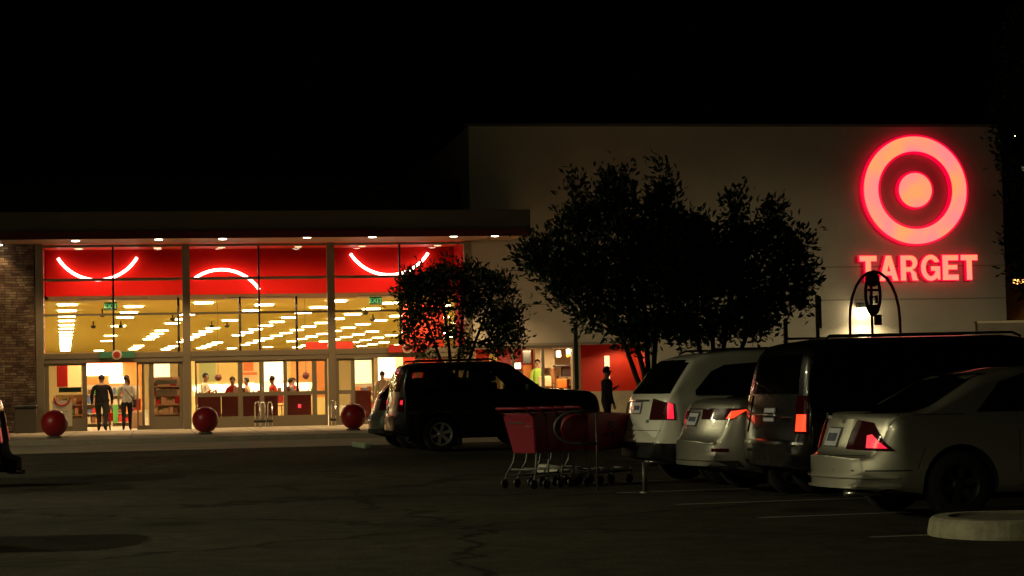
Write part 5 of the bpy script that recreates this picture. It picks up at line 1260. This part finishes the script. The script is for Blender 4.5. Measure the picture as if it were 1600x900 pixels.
# corral
t = thing('cart_corral', 'grey pipe corral rail with a round red panel in front of the carts', 'cart corral', cp(905, 25.4), R(6))
s = FPX / 25.3
bm = bmesh.new()
zc = at(905, 668, 25.4).z
pts = [(-.02 + .30 * math.cos(R(k)), 0, zc + .20 * 0 + .19 * math.sin(R(k))) for k in range(90, 271, 15)] + [(.35, 0, zc - .19), (.82, 0, zc - .19)]
pts = [(-.02 + .28 * math.cos(R(k)), 0, zc + .20 * math.sin(R(k))) for k in range(90, 271, 15)]
pts = [(.22, 0, zc + .20)] + pts + [(.22, 0, zc - .20)]
tube(bm, pts, .02, 8)
obj('rail', bm, DULL, t)
bm = bmesh.new(); lathe(bm, [(.001, -.01), (.165, -.01), (.17, 0), (.165, .01), (.001, .01)], 32, 'y', org=(-.05, .05, zc)); obj('panel', bm, CARTRED, t)
bm = bmesh.new(); tube(bm, [(.22, 0, zc + .2), (.22, 0, .0)], .013, 8); obj('post', bm, DULL, t)
q = cp(1006, 24.5)
t = thing('corral_post', 'short pale pipe post under the rear of the white crossover', 'post', q, 0)
bm = bmesh.new(); tube(bm, [(0, 0, 0), (0, 0, .36)], .028, 8); obj('pipe', bm, DULL, t)
bm = bmesh.new(); lathe(bm, [(.001, 0), (.06, 0), (.06, .015), (.001, .015)], 16); obj('foot', bm, GALV, t)
# arched corral sign behind the van
D = 34; s = FPX / D
q = cp(1373, D)
t = thing('arch_sign', 'dark red arch with a long oval cart sign behind the black van', 'sign', q, R(8))
ARCH = mat('dark red pipe', (.34, .02, .025), .45)
def lz(py): return at(1373, py, D).z
bm = bmesh.new(); hw = .43; top = lz(424)
pts = [(-hw, 0, 0), (-hw, 0, lz(500))] + [(-hw * math.cos(R(k)), 0, lz(500) + (top - lz(500)) * math.sin(R(k))) for k in range(15, 180, 15)] + [(hw, 0, lz(500)), (hw, 0, 0)]
tube(bm, pts, .024, 8); obj('arch', bm, ARCH, t)
bm = bmesh.new(); tube(bm, [(-.05, .0, 0), (-.05, .0, lz(425))], .024, 8); obj('pole', bm, ARCH, t)
# oval frame with a cart symbol cut from bars
bm = bmesh.new(); zc, rz_ = (lz(428) + lz(492)) / 2, (lz(428) - lz(492)) / 2
tube(bm, [(-.04 + .125 * math.cos(2 * PI * k / 28), -.05, zc + rz_ * math.sin(2 * PI * k / 28)) for k in range(28)], .028, 8, closed=True); obj('oval_frame', bm, ARCH, t)
bm = bmesh.new(); lathe(bm, [(.001, -.02), (.12, -.02), (.12, .02), (.001, .02)], 24, 'y', org=(-.04, -.05, zc + rz_ * .72)); box(bm, -.13, .05, -.07, -.03, zc + rz_ * .15, zc + rz_ * .27)
box(bm, -.10, -.06, -.07, -.03, zc - rz_ * .45, zc - rz_ * .05); box(bm, .0, .04, -.07, -.03, zc - rz_ * .45, zc - rz_ * .05); box(bm, -.10, .04, -.07, -.03, zc - rz_ * .18, zc - rz_ * .08)
box(bm, -.12, .04, -.07, -.03, zc - rz_ * .95, zc - rz_ * .5)
obj('cart_symbol', bm, ARCH, t)
bm = bmesh.new(); box(bm, -.02, .09, -.1, .0, lz(508), lz(492)); bevel(bm, .01); obj('clamp', bm, ARCH, t)
# wheel stop and island
q = at(866, 741, 30)
t = obj('wheel_stop', (lambda b: (box(b, -.9, .9, -.085, .085, 0, .13), bevel(b, .03, 2), b)[2])(bmesh.new()), mat('pale wheel stop', (.46, .44, .33), .85, bump=.4, var=.2)); t.location = (q.x, 30, 0); t.rotation_euler.z = HEAD + PI / 2 - .05
tag(t, 'low pale concrete wheel stop between the carts', 'wheel stop')
q = at(565, 690, 46)
t = obj('wheel_stop', (lambda b: (box(b, -.9, .9, -.085, .085, 0, .12), bevel(b, .03, 2), b)[2])(bmesh.new()), mat('greenish wheel stop', (.30, .38, .24), .85, bump=.4, var=.2)); t.location = (q.x, q.y, 0); t.rotation_euler.z = HEAD + PI / 2
tag(t, 'low greenish concrete wheel stop left of the silver hatchback', 'wheel stop')
isl = thing('parking_island', 'pale concrete kerb nose of the parking island at the bottom right corner', 'kerb', (0, 0, 0), 0)
def iso(inset, z, n=20):
    x0, x1, y0, y1 = 3.40 + inset, 9.5, 16.25 + inset, 17.7 - inset; r = (y1 - y0) / 2
    return [(x1, y0, z)] + [(x1, y1, z)] + [(x0 + r * .8 + r * .8 * math.cos(R(a_)), (y0 + y1) / 2 + r * math.sin(R(a_)), z) for a_ in [90 + 180 * k / n for k in range(n + 1)]]
bm = bmesh.new(); L0 = [[bm.verts.new(p) for p in iso(i_, z)] for i_, z in ((0, -.02), (.0, .03), (.02, .125), (.05, .15), (.17, .152), (.18, .11))]
for a_, b_ in zip(L0, L0[1:]):
    for k in range(len(a_)): bm.faces.new((a_[k], a_[(k + 1) % len(a_)], b_[(k + 1) % len(a_)], b_[k]))
obj('kerb', bm, mat('kerb concrete', (.24, .225, .15), .85, bump=.6, bscale=9, var=.3, vscale=6), isl)
bm = bmesh.new(); bm.faces.new([bm.verts.new(p) for p in iso(.16, .13)]); obj('soil', bm, mat('island soil', (.10, .085, .055), .95, bump=.8, bscale=15, var=.35, vscale=5), isl)
# low wall right of the store
t = thing('block_wall', 'low pale block wall behind the black van at the far right', 'wall', wp(14.0, -6, 0), PSI)
bm = bmesh.new(); box(bm, 0, 7, -.1, .1, 0, 3.0); obj('wall', bm, mat('block wall', (.12, .09, .07), .9, var=.25, vscale=1.2), t)
bm = bmesh.new(); box(bm, -.02, 7.02, -.13, .13, 3.001, 3.08); obj('cap', bm, APRON, t)
# ------------------------------------------------------------------ parking lot lamps (they light the lot) and added wall floods
def lot_lamp(x, y, h, power, rz, label):
    t = thing('parking_lamp', label, 'street lamp', (x, y, 0), rz, 'tall lamps of the parking lot')
    bm = bmesh.new(); lathe(bm, [(.3, 0), (.3, .7), (.28, .75), (.001, .75)], 20); obj('footing', bm, CONC, t)
    bm = bmesh.new(); tube(bm, [(0, 0, .7), (0, 0, h)], [.09, .06]); tube(bm, [(0, 0, h - .1), (.9, 0, h + .02)], .035); obj('pole', bm, BLACKP, t)
    bm = bmesh.new(); box(bm, .7, 1.35, -.2, .2, h, h + .12); bevel(bm, .03, 2); obj('lamp_head', bm, BLACKP, t)
    bm = bmesh.new(); box(bm, .85, 1.23, -.14, .14, h - .16, h - .002); bevel(bm, .03, 2); obj('lens', bm, mat('lot lamp lens', (1, .9, .7), .4, emit=LOT, es=60), t)
    spot('lamp', t, (1.04, 0, h - .20), power, 157, .25, LOT, .18)
lot_lamp(-20, 18.6, 8.2, 9500, 0, 'tall parking lamp left of the lot outside the picture')
lot_lamp(-13, -4, 9, 6500, R(60), 'tall parking lamp behind and left of the viewer')
lot_lamp(-30, 2, 9, 900, 0, 'tall parking lamp far left of the viewer')
lot_lamp(-32, 27, 9, 900, 0, 'tall parking lamp at the far left of the middle rows')
lot_lamp(-24, 38, 11, 5000, 0, 'tall parking lamp left of the far lot')
def flood(x, y, h, aimpt, power, ang, label):  # lamps added out of view to brighten the lower store wall
    t = thing('added_flood', label, 'street lamp', (x, y, 0), 0, 'added flood lamps brightening the store wall')
    bm = bmesh.new(); lathe(bm, [(.3, 0), (.3, .7), (.28, .75), (.001, .75)], 20); obj('footing', bm, CONC, t)
    bm = bmesh.new(); tube(bm, [(0, 0, .7), (0, 0, h)], [.09, .06]); obj('pole', bm, BLACKP, t)
    d = Vector(aimpt) - Vector((x, y, h)); q = d.to_track_quat('-Z', 'Y').to_euler()
    bm = bmesh.new(); box(bm, -.3, .3, -.22, .22, .03, .2); bevel(bm, .03, 2); hdd = obj('lamp_head', bm, BLACKP, t); hdd.location = (0, 0, h + .1); hdd.rotation_euler = q
    bm = bmesh.new(); box(bm, -.24, .24, -.17, .17, .0, .028); o = obj('lens', bm, mat('lot lamp lens', (1, .9, .7), .4, emit=LOT, es=60), hdd)
    l = spot('lamp', t, (0, 0, h + .1), power, ang, 1, (1, .84, .46), .15); l.location = Vector((0, 0, h + .1)) + d.normalized() * .1; l.rotation_euler = q
flood(21, 52, 7.5, wp(9, 0, -6), 3300, 74, 'added flood lamp out of view brightening the cream wall')
flood(13.6, 54, 7.5, wp(4, 0, -6), 800, 74, 'added flood lamp out of view brightening the middle of the store')
